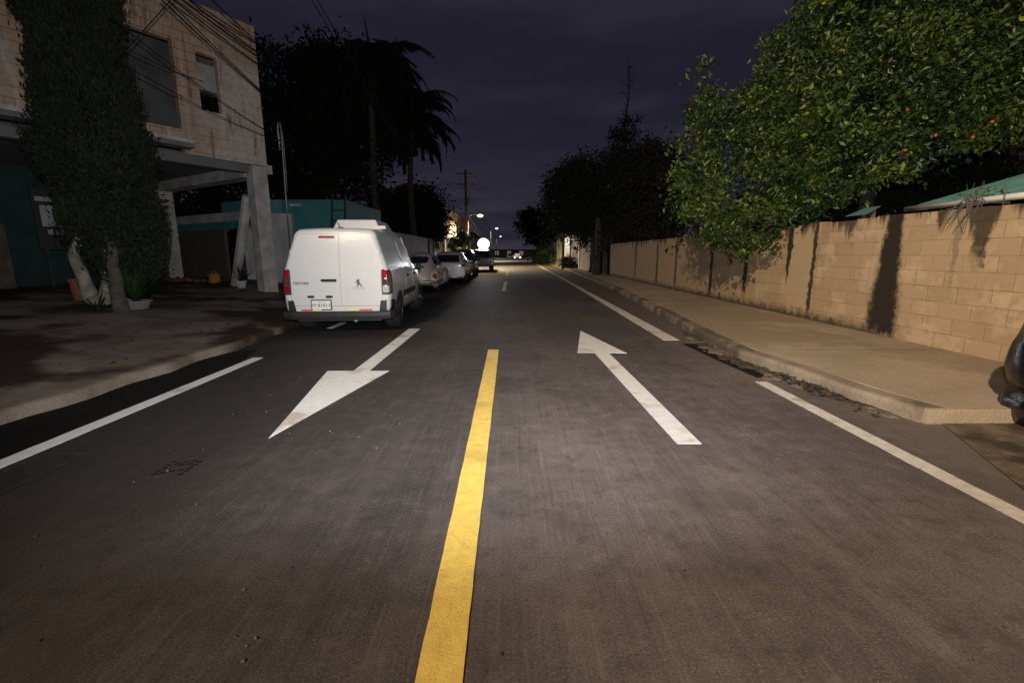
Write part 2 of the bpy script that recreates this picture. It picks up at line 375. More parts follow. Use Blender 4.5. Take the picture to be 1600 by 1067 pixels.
skyw = mixc(nt, .04, base, sky.outputs[0])
L(nt, base, bg.inputs[0]); bg.inputs[1].default_value = 1.0

def light(name, typ, loc, power, col, **kw):
    d = bpy.data.lights.new(name, typ); d.energy = power; d.color = col
    for k, v in kw.items(): setattr(d, k, v)
    o = bpy.data.objects.new(name, d); COL.objects.link(o); o.location = loc; return o
ambient_sun = light('moon', 'SUN', (0, 0, 50), .004, (.8, .85, 1)); ambient_sun.data.angle = R(.5); ambient_sun.rotation_euler = (R(40), R(10), 0)  # weak sun lamp added for ambient light, no moon in view
# the photographer's flash, held above the lens
fl = light('camera_flash', 'SPOT', (0.05, -.03, 1.62), 1750, (.94, .97, 1), shadow_soft_size=.05, spot_size=R(101), spot_blend=1.0)
fl.rotation_euler = (R(90+5), 0, R(4)); fl.scale = (1.9, 1, 1)
# the street lamp under which the photographer stands (its post is behind the camera)
sl = light('street_lamp_light', 'SPOT', (-6.0, -8.0, 10.0), 18500, (1, .78, .55), shadow_soft_size=.16, spot_size=R(74), spot_blend=1.0)
sl.rotation_euler = (Vector((9.8, 10.2, 2))-sl.location).to_track_quat('-Z', 'Y').to_euler()

# ------------------------------------------------------------------ ground, road, pavements
MB().add([(-400,-60,-.05),(400,-60,-.05),(400,900,-.05),(-400,900,-.05)], [(0,1,2,3)]).build('ground', M['earth'])
T(bpy.data.objects['ground'], kind='structure')
def sheet(name, polyline_l, polyline_r, z, mat):
    vs = []; fs = []
    for a, b in zip(polyline_l, polyline_r): vs += [(a[0], a[1], z), (b[0], b[1], z)]
    for i in range(len(polyline_l)-1): fs.append((2*i, 2*i+1, 2*i+3, 2*i+2))
    return MB().add(vs, fs).build(name, mat)
KL = [(-4.25,-6),(-4.17,1),(-4.15,3.5),(-4.12,4.9),(-4.05,6.0),(-3.99,6.6),(-4.2,8.5),(-4.35,13),(-4.4,22),(-4.5,40),(-4.6,90),(-4.7,300)]
KR = [(9,-6),(9,3.55),(3.40,3.6),(3.27,4.2),(3.17,4.9),(3.03,5.9),(3.10,7.2),(3.25,8.7),(3.6,13),(3.92,17.3),(4.3,26),(4.7,37),(4.9,50),(5.0,90),(5.2,300)]
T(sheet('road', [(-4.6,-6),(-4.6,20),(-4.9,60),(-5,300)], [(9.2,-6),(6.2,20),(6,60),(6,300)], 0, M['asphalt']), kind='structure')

def strip_solid(name, path, width_fn, z0, z1, mat, side, n_round=4):
    """pavement: rounded kerb edge along path, flat top reaching to width_fn(x,y)"""
    vs = []; fs = []; k = 0
    for i, (x, y) in enumerate(path):
        h = z1(y) if callable(z1) else z1
        prof = [(0, z0), (.0, h-.05)]
        for j in range(1, n_round+1):
            a = math.pi/2*j/n_round; prof.append((.05*(1-math.cos(a)), h-.05+.05*math.sin(a)))
        prof.append((abs(width_fn(y)-x), h))
        vs += [(x+side*px, y, pz) for px, pz in prof]; k = len(prof)
    for i in range(len(path)-1):
        for j in range(k-1):
            f = (i*k+j, i*k+j+1, (i+1)*k+j+1, (i+1)*k+j); fs.append(f if side < 0 else f[::-1])
    fs.append(tuple(range(k)))
    return MB().add(vs, fs).build(name, mat)
def dense(path, step):
    out = []
    for (x0,y0),(x1,y1) in zip(path, path[1:]):
        n = max(1, int(abs(y1-y0)/step))
        for i in range(n):
            t = i/n; out.append((x0+(x1-x0)*t + random.uniform(-.012,.012), y0+(y1-y0)*t))
    return out + [path[-1]]
KD = dense(KR[2:], .45)
def kxr(y):
    for (x0,y0),(x1,y1) in zip(KD, KD[1:]):
        if y0 <= y <= y1: return x0+(x1-x0)*(y-y0)/(y1-y0)
    return KD[-1][0]
T(strip_solid('kerb', KD, lambda y: kxr(y)+.20, -.02, lambda y: .13+.006*math.sin(y*2.7)+.004*math.sin(y*7.1), M['kerb'], 1), kind='structure')
slab = MB(); vs = []; fs = []; ys = [3.6+.42*i for i in range(int((60-3.6)/.42))]+[90,300]
for y in ys: vs += [(kxr(y)+.212, y, .02), (kxr(y)+.212, y, .127), (6.3, y, .135), (6.3, y, .02)]
for i in range(len(ys)-1):
    q = 4*i; fs += [(q,q+1,q+5,q+4),(q+1,q+2,q+6,q+5)]
    
T(slab.add(vs, fs).build('pavement', M['concrete']), kind='structure')
jt = MB()
for y in (5.9, 8.6, 11.4, 14.2, 17, 20, 23): jt.add([(kxr(y)+.22,y,.1292),(5.74,y,.1362),(5.74,y+.014,.1362),(kxr(y)+.22,y+.014,.1292)],[(0,1,2,3)])
T(jt.build('pavement_joints', M['kerb']), kind='structure')
# end face of the raised pavement at the driveway
MB().box(3.42,3.57,-.02,5.75,3.602,.128).build('pavement_end', M['concrete']); T(bpy.data.objects['pavement_end'], kind='structure')
MB().add([(3.3,-6,.008),(12,-6,.008),(12,3.9,.008),(3.55,3.56,.008),(3.0,2.4,.008),(3.1,1.0,.008)], [(0,1,2,3,4,5)]).build('driveway', M['debris']); T(bpy.data.objects['driveway'], kind='structure')

def gl(x, y):
    t = min(max(-x-4.15, 0), 8)
    return .10 + min(.085*t, .42) + .018*math.sin(x*2.1+y*1.3)*min(t, 1) + .012*math.sin(y*3.1-x*4)*min(t, 1)
vs = []; fs = []; nx = 44; ys = [-6+.25*i for i in range(0, 105)]
def kx(y):
    for (x0,y0),(x1,y1) in zip(KL, KL[1:]):
        if y0 <= y <= y1: return x0+(x1-x0)*(y-y0)/(y1-y0)
    return KL[-1][0]
for y in ys:
    k = kx(y); jl = .02*math.sin(y*5)+.03*math.sin(y*1.7)+random.uniform(-.03,.03)
    row = [(k+jl, y, -.02), (k+jl-.015, y, .095), (k+jl-.07, y, .115)]
    for i in range(nx):
        x = k-.15-i*(12/nx)*(1); row.append((x, y, gl(x, y)))
    vs += row
kk = nx+3
for i in range(len(ys)-1):
    for j in range(kk-1): fs.append((i*kk+j, i*kk+j+1, (i+1)*kk+j+1, (i+1)*kk+j))
T(MB().add(vs, fs).build('left_pavement', M['apron'], smooth=True), kind='structure')
T(strip_solid('far_left_pavement', dense([(x,y) for x,y in KL if y >= 22] , 2), lambda y: -9, -.02, lambda y: .12, M['apron'], -1), kind='structure')
# near-black strip along the left kerb
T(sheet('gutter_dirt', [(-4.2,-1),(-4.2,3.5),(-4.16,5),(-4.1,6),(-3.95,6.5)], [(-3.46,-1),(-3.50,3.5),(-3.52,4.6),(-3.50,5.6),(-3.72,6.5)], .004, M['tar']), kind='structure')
T(sheet('gutter_patch', [(2.78,5.0),(2.70,6.0),(2.66,7.0)], [(2.95,5.0),(3.02,6.0),(3.04,7.0)], .004, M['tar']), kind='structure')

# ------------------------------------------------------------------ road markings
def marking(name, poly, mat, label, z=.008, group=None, wav=0):
    n = len(poly); pts = []
    for i in range(n):
        a = Vector((*poly[i], 0)); b = Vector((*poly[(i+1)%n], 0)); m = max(1, int((b-a).length/.12)) if wav else 1
        for k in range(m):
            p = a.lerp(b, k/m); pts.append((p.x+random.uniform(-wav,wav), p.y+random.uniform(-wav,wav)))
    c = (sum(p[0] for p in pts)/len(pts), sum(p[1] for p in pts)/len(pts), 0)
    o = MB().prism(pts, .003, z).build(name, mat, loc=c)
    return T(o, label, 'road marking', group)
def strip(x0, y0, x1, y1, w): return [(x0-w/2,y0),(x0+w/2,y0),(x1+w/2,y1),(x1-w/2,y1)]
def gx(poly): return [tuple(G(*p)[:2]) for p in poly]
marking('lane_arrow', [(-1.85,3.26),(-1.47,5.29),(-1.71,5.29),(-1.72,8.42),(-1.93,8.42),(-1.90,5.29),(-2.21,5.29)], M['white_line'],
        'white road arrow pointing toward the camera, in the lane of the parked van')
marking('lane_arrow', [(1.25,8.2),(.93,6.32),(1.17,6.32),(1.22,3.16),(1.40,3.16),(1.37,6.32),(1.62,6.28)], M['dirty_line'],
        'white road arrow pointing away up the road, in the lane beside the block wall')
YC = 'yellow centre line dashes'
for x0,y0,x1,y1,l in ((-.235,.2,-.27,6.52,'long yellow centre line dash in the foreground'),(-.31,17.3,-.31,23.3,'short yellow dash beyond the arrows, level with the white cars'),
                    (-.36,30,-.36,36,'faint distant yellow dash near the grey pickup')):
    marking('centre_dash', strip(x0,y0,x1,y1,.155), M['yellow_line'], l, group=YC, wav=.002)
marking('edge_line', strip(2.72,.3,2.73,4.82,.125), M['worn_line'], 'white edge line in the right foreground running out of the frame', group='white edge lines', wav=.003)
marking('edge_line', [(2.46,7.27),(2.72,7.27),(2.95,25),(3.35,60),(3.2,60),(2.82,25)], M['worn_line'], 'long white edge line along the right pavement into the distance', group='white edge lines')
bpy.data.objects['edge_line.001'].data.transform(Matrix.Identity(4))
marking('edge_line', strip(-3.40,.4,-3.43,6.0,.135), M['white_line'], 'white edge line at far left beside the dark gutter', group='white edge lines', wav=.003)
marking('edge_line', strip(-3.44,8.5,-3.46,14.5,.12), M['white_line'], 'white edge line running under the white van', group='white edge lines', wav=.003)
# hump across the far road; a lamplit strip painted as white
o = MB().prism([(-.35+.9*math.cos(a)*1.0, .09*math.sin(a)) for a in [math.pi*i/10 for i in range(11)]], -4.0, 4.6, Matrix.Translation((0,76,0)) @ Matrix(((0,0,1,0),(1,0,0,0),(0,1,0,0),(0,0,0,1)))).build('speed_hump', M['white_line'], loc=(0,76,0))
T(o, 'pale painted speed hump across the far end of the lit road', 'speed hump')

# storm drain grate, tread mark, silt and leaves in the gutter
g = empty('drain_grate', (-3.14, 2.25, 0)); T(g, 'dark slotted drain grate set in the road beside the left edge line', 'drain grate')
f = MB()
for x in (-.16, .14): f.box(x, -.85, .002, x+.02, .75, .012)
for y in (-.85, .73): f.box(-.14, y, .002, .14, y+.02, .012)
f.build('frame', M['iron'], g)
s = MB()
for i in range(7): s.box(-.125+i*.038, -.83, .003, -.109+i*.038, .73, .010)
s.build('slats', M['iron'], g)
MB().box(-.14,-.83,.001,.14,.73,.0025).build('recess', M['tar'], g)
tm = MB()
for i in range(5):
    for j in range(5):
        if random.random() < .8:
            x = i*.085 + random.uniform(-.01,.01); y = j*.055 + (i%2)*.02
            tm.prism([(x*.5,y*.8),(x*.5+.03,y*.8+.010),(x*.5+.027,y*.8+.026),(x*.5-.002,y*.8+.016)], .001, .004)
T(tm.build('tyre_mark', M['tar'], loc=(0,0,0)), 'dark tyre tread print on the asphalt near the left arrow tip', 'tyre mark').location = (-2.30, 2.68, 0)

def heap(path, wid, hh, n):
    mb = MB()
    for i in range(n):
        t = random.random()*(len(path)-1); i0 = int(t); a = Vector((*path[i0],0)).lerp(Vector((*path[min(i0+1,len(path)-1)],0)), t-i0)
        a += Vector((random.gauss(0,wid), random.gauss(0,.1), 0)); r = random.uniform(.012,.05)
        mb.ball((a.x,a.y,.0), r*1.6, r*random.uniform(1,2.4), r*hh, 6, 4, .25)
    return mb
T(heap([(3.35,3.75),(3.2,4.4),(3.08,5.0),(2.95,5.6),(2.92,6.2),(2.98,7.0),(3.08,7.9)], .055, .35, 420).build('gutter_silt', M['debris'], smooth=True), 'silt and grit along the right kerb', 'silt', kind='stuff')
lt = MB()
for i in range(420):
    y = random.choice([random.gauss(4.55,.12), random.gauss(6.9,.3), random.gauss(5.0,.25), random.uniform(3.6,8)])
    x = 3.12 + (y-5)*(-.06 if y < 6 else .05) + random.gauss(-.02,.07)
    a = random.uniform(0,6.28); s = random.uniform(.02,.045); z = random.uniform(.012,.04)
    d = Vector((math.cos(a),math.sin(a),random.uniform(-.3,.3)))*s; e = Vector((-math.sin(a),math.cos(a),random.uniform(-.5,.5)))*s*.5
    c = Vector((x,y,z)); lt.add([c-d, c+e, c+d, c-e], [(0,1,2,3)])
for i in range(160):
    y = random.uniform(3.2,9.5); x = -4.3-abs(random.gauss(0,1.6)); a = random.uniform(0,6.28); s = random.uniform(.02,.05); z = gl(x,y)+random.uniform(.01,.03)
    d = Vector((math.cos(a),math.sin(a),random.uniform(-.3,.3)))*s; e = Vector((-math.sin(a),math.cos(a),random.uniform(-.5,.5)))*s*.5
    c = Vector((x,y,z)); lt.add([c-d, c+e, c+d, c-e], [(0,1,2,3)])
gr_ = MB()
for i in range(260):
    y = 1.2+7*random.random()**1.5; x = random.uniform(-3.2,3.2)*min(1,.4+y*.25); r = random.uniform(.003,.009)
    gr_.ball((x,y,r*.4), r*random.uniform(.8,1.5), r, r*.7, 6, 4, .25)
T(gr_.build('grit', M['debris'], smooth=True), 'loose grit scattered on the asphalt', 'grit', kind='stuff')
T(lt.build('leaf_litter', M['bark_dark']), 'dead leaves in the right gutter', 'leaf litter', kind='stuff')

# ------------------------------------------------------------------ unfinished two-storey house on the left
HC = Vector((-6.75, 13.0, 0)); HA = R(58)
house = empty('block_house', HC, HA)
T(house, 'unfinished two-storey house of bare blockwork on concrete columns, with an open ground floor', 'house')
# facade in local XZ with openings; columns of boxes butted together
fw = MB(); T0, T1 = 0.0, .16
def fb(x0, x1, z0, z1): fw.box(x0, T0, z0, x1, T1, z1)
xs = [(-10,-4.0)]
fb(-10,-8.2,3.98,7.15); fb(-8.2,-6.6,3.98,4.5); fb(-8.2,-6.6,6.15,7.15); fb(-6.6,-3.7,3.98,7.15)
fb(-3.7,-1.86,3.98,4.25); fb(-3.7,-1.86,6.15,7.15)
fb(-1.86,-1.38,3.72,7.15); fb(-1.38,-.12,3.72,4.80); fb(-1.38,-.12,6.08,7.15); fb(-.12,.12,3.72,7.15)
fw.box(-.04,.16,3.72,.12,7.6,7.1)            # side wall
fw.build('wall', M['hwall'], house)
MB().box(-.90,.014,4.80,-.12,.155,6.08).build('window_infill', M['hwall'], house)
# inside of the upper rooms
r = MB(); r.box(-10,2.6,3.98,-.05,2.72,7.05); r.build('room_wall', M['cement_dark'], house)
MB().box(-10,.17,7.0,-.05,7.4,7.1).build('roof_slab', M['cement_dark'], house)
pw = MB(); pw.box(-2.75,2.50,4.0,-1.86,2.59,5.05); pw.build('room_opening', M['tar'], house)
MB().box(-1.36,.9,4.0,-.5,1.0,5.42).build('room_screen', M['tar'], house)  # black panel put in for the darkness behind the window
MB().box(-1.36,.6,5.44,-.5,.85,6.06).build('room_beam', M['cement'], house)
# floor slab
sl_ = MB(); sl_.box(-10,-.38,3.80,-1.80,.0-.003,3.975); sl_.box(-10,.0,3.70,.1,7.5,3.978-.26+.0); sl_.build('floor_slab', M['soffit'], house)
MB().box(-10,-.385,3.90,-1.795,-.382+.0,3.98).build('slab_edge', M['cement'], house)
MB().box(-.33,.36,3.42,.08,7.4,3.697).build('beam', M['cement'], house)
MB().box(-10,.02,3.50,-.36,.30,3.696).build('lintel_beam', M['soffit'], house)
c = MB().box(-.30,-.02,.0,.10,.34,3.697).build('column', M['cement'], house, bevel=.02)
c = MB().box(-.36,5.5,.0,.04,5.9,3.42).build('column', M['cement'], house, bevel=.02)
c = MB().box(-6.9,.02,.0,-6.5,.34,3.69).build('column', M['cement'], house, bevel=.02)
MB().box(.10,.1,3.55,.32,.32,3.78).build('beam_stub', M['cement'], house)
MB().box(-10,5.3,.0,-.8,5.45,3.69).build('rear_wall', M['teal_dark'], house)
MB().box(-5.2,4.3,.0,-4.25,4.75,2.1).build('stub_wall', M['wood'], house)
MB().tube([(-.22,1.75,.25),(-.22,.5,2.95)], .13, 8).build('prop', M['cement'], house)

def H2W(x, y, z=0): return house.matrix_basis @ Vector((x, y, z)) if False else HC + Vector((x*math.cos(HA)-y*math.sin(HA), x*math.sin(HA)+y*math.cos(HA), z))
# neighbour's shed seen through the open ground floor
sh = empty('shed', H2W(1.3,3.3), HA); T(sh, 'low shed with brown wall, teal fascia and black doorway, seen under the block house', 'shed')
MB().box(0,0,0,.15,.75,2.25).build('wall', M['wood'], sh)
MB().box(0,1.75,0,.15,14,2.25).build('wall', M['wood'], sh)
MB().box(.1,.75,0,.14,1.75,2.2).build('doorway', M['tar'], sh)
MB().box(-.04,-.6,2.25,.18,14,2.50).build('fascia', M['teal'], sh)
MB().box(-.10,-.6,2.50,.14,14,2.80).build('fascia_beam', M['white_wall'], sh)
MB().box(-.06,.3,2.803,.10,1.6,3.15).build('roof_panel', M['teal'], sh)
o = MB().box(-9.1,15.8,0,-7.42,15.95,2.72).build('low_wall', M['white_wall'], loc=(-8.2,15.87,0), bevel=.01)
T(o, 'short whitewashed wall between the block house column and the teal shed', 'wall')
MB().tube([(-.55,0,1.9),(-.55,-.02,2.35),(-.35,-.02,2.40)], .02, 6).build('bracket', M['pvc'], o).location = (-.3,-.1,0)

# clutter under the house

sg = empty('notice_board', H2W(-3.35,3.9,.45), HA); T(sg, 'black framed board with pale notices standing under the house at far left', 'notice board')
MB().box(-.42,0,1.05,.42,.06,2.55).build('board', M['iron'], sg)
MB().box(-.30,-.012,1.62,.22,-.002,2.15).build('notice', M['paper'], sg); MB().box(-.22,-.012,1.42,.26,-.002,1.56).build('notice', M['paper'], sg)
MB().box(-.36,-.012,2.25,.3,-.002,2.36).build('notice', M['paper'], sg)
for x in (-.3,.3): MB().box(x-.03,0,0,x+.03,.05,1.05).build('leg', M['iron'], sg)
h_ = heap([(0,0),(0,0.01)], .28, .9, 90); o = h_.build('rubble_heap', M['terra'], smooth=True)
p = H2W(-.9,5.0,.42); o.location = p; o.scale = (2.2,1.5,5); T(o, 'low heap of reddish rubble beside the rear column', 'rubble heap', kind='stuff')
p = H2W(-.2,2.9,.42); k = empty('jerrycan', p, HA+.3); T(k, 'yellow plastic jerrycan standing under the house', 'jerrycan')
MB().box(-.13,-.09,0,.13,.09,.36).build('body', M['yellow_plastic'], k, bevel=.03)
MB().tube([(-.08,0,.355),(-.07,0,.41),(.05,0,.41),(.06,0,.355)], .014, 6).build('handle', M['yellow_plastic'], k)
MB().lathe([(.03,.35),(.03,.40),(.001,.40)], 8, Matrix.Translation((.10,0,0))).build('cap', M['ink'], k)
# ------------------------------------------------------------------ vehicles: a lofted body shell, then panels laid on it by ray casting
def half(zb, wb, zs, ws, zbelt, wbelt, zt, wt, r, crown=.02):
    p = [(0, zb), (wb*.6, zb), (wb, zb+.015), (ws, zs), ((ws+wbelt)/2+.012, (zs+zbelt)/2), (wbelt, zbelt)]
    n = 5; z1 = zt-r
    for i in range(1, 3):
        t = i/3; p.append((wbelt+(wt-wbelt)*t, zbelt+(z1-zbelt)*t))
    for i in range(n+1):
        a = math.pi/2*i/n; p.append((wt-r+r*math.cos(a), z1+r*math.sin(a)))
    p.append(((wt-r)*.5, zt+crown*.75)); p.append((0, zt+crown)); return p
def interp(sts, y):
    if y <= sts[0][0]: return sts[0][1]
    for (a, pa), (b, pb) in zip(sts, sts[1:]):
        if y <= b:
            t = (y-a)/(b-a) if b > a else 0
            return [(u[0]+(v[0]-u[0])*t, u[1]+(v[1]-u[1])*t) for u, v in zip(pa, pb)]
    return sts[-1][1]
def shell(sts, ys, rear=None, front=None):
    """sts: (y, half profile); rear(x,z): y offset of the tail end"""
    vs = []; fs = []; y0 = ys[0]
    def ring(y): 
        h = interp(sts, y); return [(-a, b) for a, b in h[1:-1]][::1], h
    rings = []
    for y in ys:
        h = interp(sts, y)
        pts = [(a, b) for a, b in h] + [(-a, b) for a, b in reversed(h[1:-1])]
        rings.append((y, pts))
    n = len(rings[0][1])
    def place(x, y, z):
        if rear:
            k = max(0, 1-(y-y0)/.7); y += rear(x, z)*k
        if front:
            k = max(0, 1-(ys[-1]-y)/.8); y -= front(x, z)*k
        return (x, y, z)
    seq = []
    def capset(y, pts):
        zc = sum(p[1] for p in pts)/n; return [(y, [(p[0]*s, zc+(p[1]-zc)*s) for p in pts]) for s in (.02,.25,.5,.7,.85,.94)]
    seq = capset(rings[0][0], rings[0][1]) + rings + capset(rings[-1][0], rings[-1][1])[::-1]
    for y, pts in seq: vs += [place(p[0], y, p[1]) for p in pts]
    for i in range(len(seq)-1):
        for k in range(n): fs.append((i*n+k, i*n+(k+1)%n, (i+1)*n+(k+1)%n, (i+1)*n+k))
    fs.append(tuple(range(n-1,-1,-1))); m = (len(seq)-1)*n; fs.append(tuple(m+k for k in range(n)))
    return MB().add(vs, fs)
def build_shell(mb, name, mat, parent):
    o = mb.build(name, mat, parent, smooth=True); o['_'] = 0; del o['_']
    return o, BVHTree.FromPolygons([Vector(v) for v in mb.v], mb.f)
def rr(cx, cy, w_, h_, r, n=4, sk=0):
    out = []
    for sx_, sy_, a0 in ((1,1,0),(-1,1,90),(-1,-1,180),(1,-1,270)):
        for i in range(n+1):
            a = R(a0+90*i/n); x = sx_*(w_/2-r)+r*math.cos(a); y = sy_*(h_/2-r)+r*math.sin(a)
            out.append((cx+x+sk*y, cy+y))
    return out
def patch(bvh, axis, poly, name, mat, parent, off=.006, rings=4, thick=.012, smooth=True):
    """convex outline laid on the shell; axis 'rear' (x,z), 'right'/'left' (y,z), 'top' (x,y)"""
    pts = []; m = len(poly)
    dens = []
    for i in range(m):
        a, b = poly[i], poly[(i+1)%m]; d = math.hypot(a[0]-b[0], a[1]-b[1]); q = max(1, int(d/.08))
        dens += [(a[0]+(b[0]-a[0])*k/q, a[1]+(b[1]-a[1])*k/q) for k in range(q)]
    m = len(dens); cx = sum(p[0] for p in dens)/m; cy = sum(p[1] for p in dens)/m
    last = [None]
    def cast(u, v, o_):
        if axis == 'rear': org, d = Vector((u,-3,v)), Vector((0,1,0))
        elif axis == 'front': org, d = Vector((u,9,v)), Vector((0,-1,0))
        elif axis == 'right': org, d = Vector((3,u,v)), Vector((-1,0,0))
        elif axis == 'left': org, d = Vector((-3,u,v)), Vector((1,0,0))
        else: org, d = Vector((u,v,5)), Vector((0,0,-1))
        hit = bvh.ray_cast(org, d)
        if hit[0] is None: return last[0] if last[0] is not None else org - d*0 + d*3
        p = hit[0] - d*o_; last[0] = p; return p
    last[0] = cast(cx, cy, off)
    vs = [cast(p[0], p[1], -thick) for p in dens]
    for i in range(rings):
        s = 1 - i/rings; vs += [cast(cx+(p[0]-cx)*s, cy+(p[1]-cy)*s, off) for p in dens]
    vs.append(cast(cx, cy, off)); fs = []
    for i in range(rings):
        for k in range(m): fs.append((i*m+k, i*m+(k+1)%m, (i+1)*m+(k+1)%m, (i+1)*m+k))
    for k in range(m): fs.append((rings*m+k, rings*m+(k+1)%m, len(vs)-1))
    if axis in ('right','top','front'): pass
    mb = MB().add(vs, fs); bm_fix = mb.build(name, mat, parent, smooth=False)
    b = bmesh.new(); b.from_mesh(bm_fix.data); bmesh.ops.recalc_face_normals(b, faces=b.faces); b.to_mesh(bm_fix.data); b.free()
    if axis != 'none':
        # make sure the faces look outward
        want = {'rear':(0,-1,0),'front':(0,1,0),'right':(1,0,0),'left':(-1,0,0),'top':(0,0,1)}[axis]
        s = sum((f.normal.dot(Vector(want))*f.area for f in bm_fix.data.polygons))
        if s < 0: bm_fix.data.flip_normals()
    bm_fix.data.polygons.foreach_set('use_smooth', [True]*len(bm_fix.data.polygons)); bm_fix.data.set_sharp_from_angle(angle=R(35))
    return bm_fix
def wheel(parent, x, y, r, wd, rim=.6, side=1):
    Mx = Matrix.Translation((x, y, r)) @ Matrix.Rotation(R(90)*side, 4, 'Y')
    h = wd/2
    w_ = MB().lathe([(r*rim,-h),(r*.9,-h),(r*.985,-h*.75),(r,-h*.4),(r,h*.4),(r*.985,h*.75),(r*.9,h),(r*rim,h*.95)], 24, Mx).build('wheel', M['rubber'], parent, smooth=True)
    rm = MB().lathe([(r*.25,h*.5),(r*.6*rim/.6,h*.55),(r*rim,h*.97),(r*(rim+.02),h*.6),(r*.3,h*.35)], 20, Mx).build('rim', M['steel'], w_)
    return w_
def text(name, s, size, mat, parent, loc, rot, ext=.002, align='CENTER'):
    cu = bpy.data.curves.new(name, 'FONT'); cu.body = s; cu.size = size; cu.extrude = ext; cu.align_x = align; cu.align_y = 'CENTER'
    tmp = bpy.data.objects.new(name, cu); COL.objects.link(tmp)
    bpy.context.view_layer.update()
    me = bpy.data.meshes.new_from_object(tmp.evaluated_get(bpy.context.evaluated_depsgraph_get()))
    bpy.data.objects.remove(tmp); me.materials.clear(); me.materials.append(mat); me.name = name
    o = bpy.data.objects.new(name, me); COL.objects.link(o); o.parent = parent; o.location = loc; o.rotation_euler = rot
    return o

# ---- white panel van
VX, VY, VR = -3.03, 7.88, R(3.2)
van = empty('panel_van', (VX, VY, 0), VR)
T(van, 'white panel van parked on the left, with a cooling unit on its roof', 'van')
H_ = half
van_sts = [(0.0,  H_(.34,.80,.46,.845,1.02,.870,1.755,.665,.10)),
           (.025, H_(.33,.83,.46,.880,1.02,.900,1.780,.690,.13)),
           (.07,  H_(.32,.84,.46,.905,1.02,.922,1.800,.705,.15)),
           (.9,   H_(.26,.84,.44,.920,1.02,.925,1.835,.715,.16)),
           (2.2,  H_(.25,.84,.42,.922,1.02,.922,1.835,.715,.16)),
           (2.75, H_(.25,.84,.42,.918,1.02,.915,1.80,.70,.17)),
           (3.45, H_(.25,.84,.42,.910,1.00,.885,1.16,.80,.12)),
           (4.1,  H_(.26,.80,.42,.86,.86,.80,.98,.70,.12)),
           (4.38, H_(.30,.66,.44,.72,.74,.66,.86,.56,.10))]
ysv = [0,.012,.025,.045,.07,.12,.25,.45,.7,.9,1.3,1.8,2.2,2.5,2.75,2.95,3.15,3.3,3.45,3.7,3.9,4.1,4.25,4.38]
rearf = lambda x, z: max(0, z-1.0)*.10 + x*x*.05 + max(0,(z-1.45))**2*.25
body, vb = build_shell(shell(van_sts, ysv, rear=rearf), 'body', M['van_white'], van)
# rear doors, each a raised panel with its seam between them
SX = .075
for gp_ in ([(-.747,.488),(SX,.488),(SX,1.727),(-.607,1.727),(-.667,1.625),(-.829,1.135),(-.779,1.045),(-.777,.60)],[(SX,.488),(.747,.488),(.777,.60),(.779,1.045),(.829,1.135),(.667,1.625),(.607,1.727),(SX,1.727)]):
    patch(vb, 'rear', gp_, 'door_gap', M['grey_badge_pale'], van, off=.0035, rings=7)
for hz_ in (.62, 1.02, 1.42):
    for s_ in (-1, 1):
        hx = {.62:.80,1.02:.80,1.42:.745}[hz_]; patch(vb, 'rear', rr(s_*hx,hz_,.05,.07,.01), 'hinge', M['van_white'], van, off=.022, rings=2) if hz_ != 1.02 else None
ld = patch(vb, 'rear', [(-.735,.50),(SX-.006,.50),(SX-.006,1.715),(-.60,1.715),(-.655,1.62),(-.815,1.13),(-.765,1.05),(-.765,.60)], 'rear_door', M['van_white'], van, off=.007, rings=7)
rd = patch(vb, 'rear', [(SX+.006,.50),(.735,.50),(.765,.60),(.765,1.05),(.815,1.13),(.655,1.62),(.60,1.715),(SX+.006,1.715)], 'rear_door', M['van_white'], van, off=.007, rings=7)
patch(vb, 'rear', rr(-.36,1.36,.62,.50,.09), 'window_blank', M['van_white'], ld, off=.012, rings=4, thick=.004)
patch(vb, 'rear', rr(.385,1.36,.46,.50,.09), 'window_blank', M['van_white'], rd, off=.012, rings=4, thick=.004)
patch(vb, 'rear', rr(SX,1.10,.008,1.18,.003), 'door_seam', M['grey_badge'], van, off=.003, rings=2, thick=.0)
patch(vb, 'rear', rr(-.125,1.665,.265,.036,.012), 'brake_light', M['red_lens'], van, off=.022)
patch(vb, 'rear', rr(-.115,.935,.265,.046,.022), 'handle', M['trim'], ld, off=.03, thick=.002)
patch(vb, 'rear', rr(-.31,.655,.66,.085,.035), 'plate_recess', M['van_white'], ld, off=.010, thick=.002)
for x in (-.44, -.125): patch(vb, 'rear', rr(x,.655,.115,.042,.01), 'plate_lamp', M['trim'], ld, off=.016, thick=.002)
pl = patch(vb, 'rear', rr(-.27,.515,.355,.185,.015), 'number_plate', M['ink'], ld, off=.018, thick=.002)
patch(vb, 'rear', rr(-.27,.515,.322,.150,.010), 'plate_face', M['plate'], pl, off=.022, thick=.002)
def on_rear(x, z, off):
    h = vb.ray_cast(Vector((x,-3,z)), Vector((0,1,0)))[0]; return (x, h.y-off, z)
text('plate_number', 'YP-8183-E', .078, M['ink'], pl, on_rear(-.27,.505,.024), (R(90),0,0))
text('plate_caption', 'YUCATAN', .026, M['tape_red'], pl, on_rear(-.27,.568,.024), (R(90),0,0))
text('lettering', 'PARTNER', .062, M['ink'], ld, on_rear(-.585,.885,.022), (R(90),0,0))
text('lettering', 'PEUGEOT', .048, M['grey_badge_pale'], rd, on_rear(.385,.80,.014), (R(90),0,0))
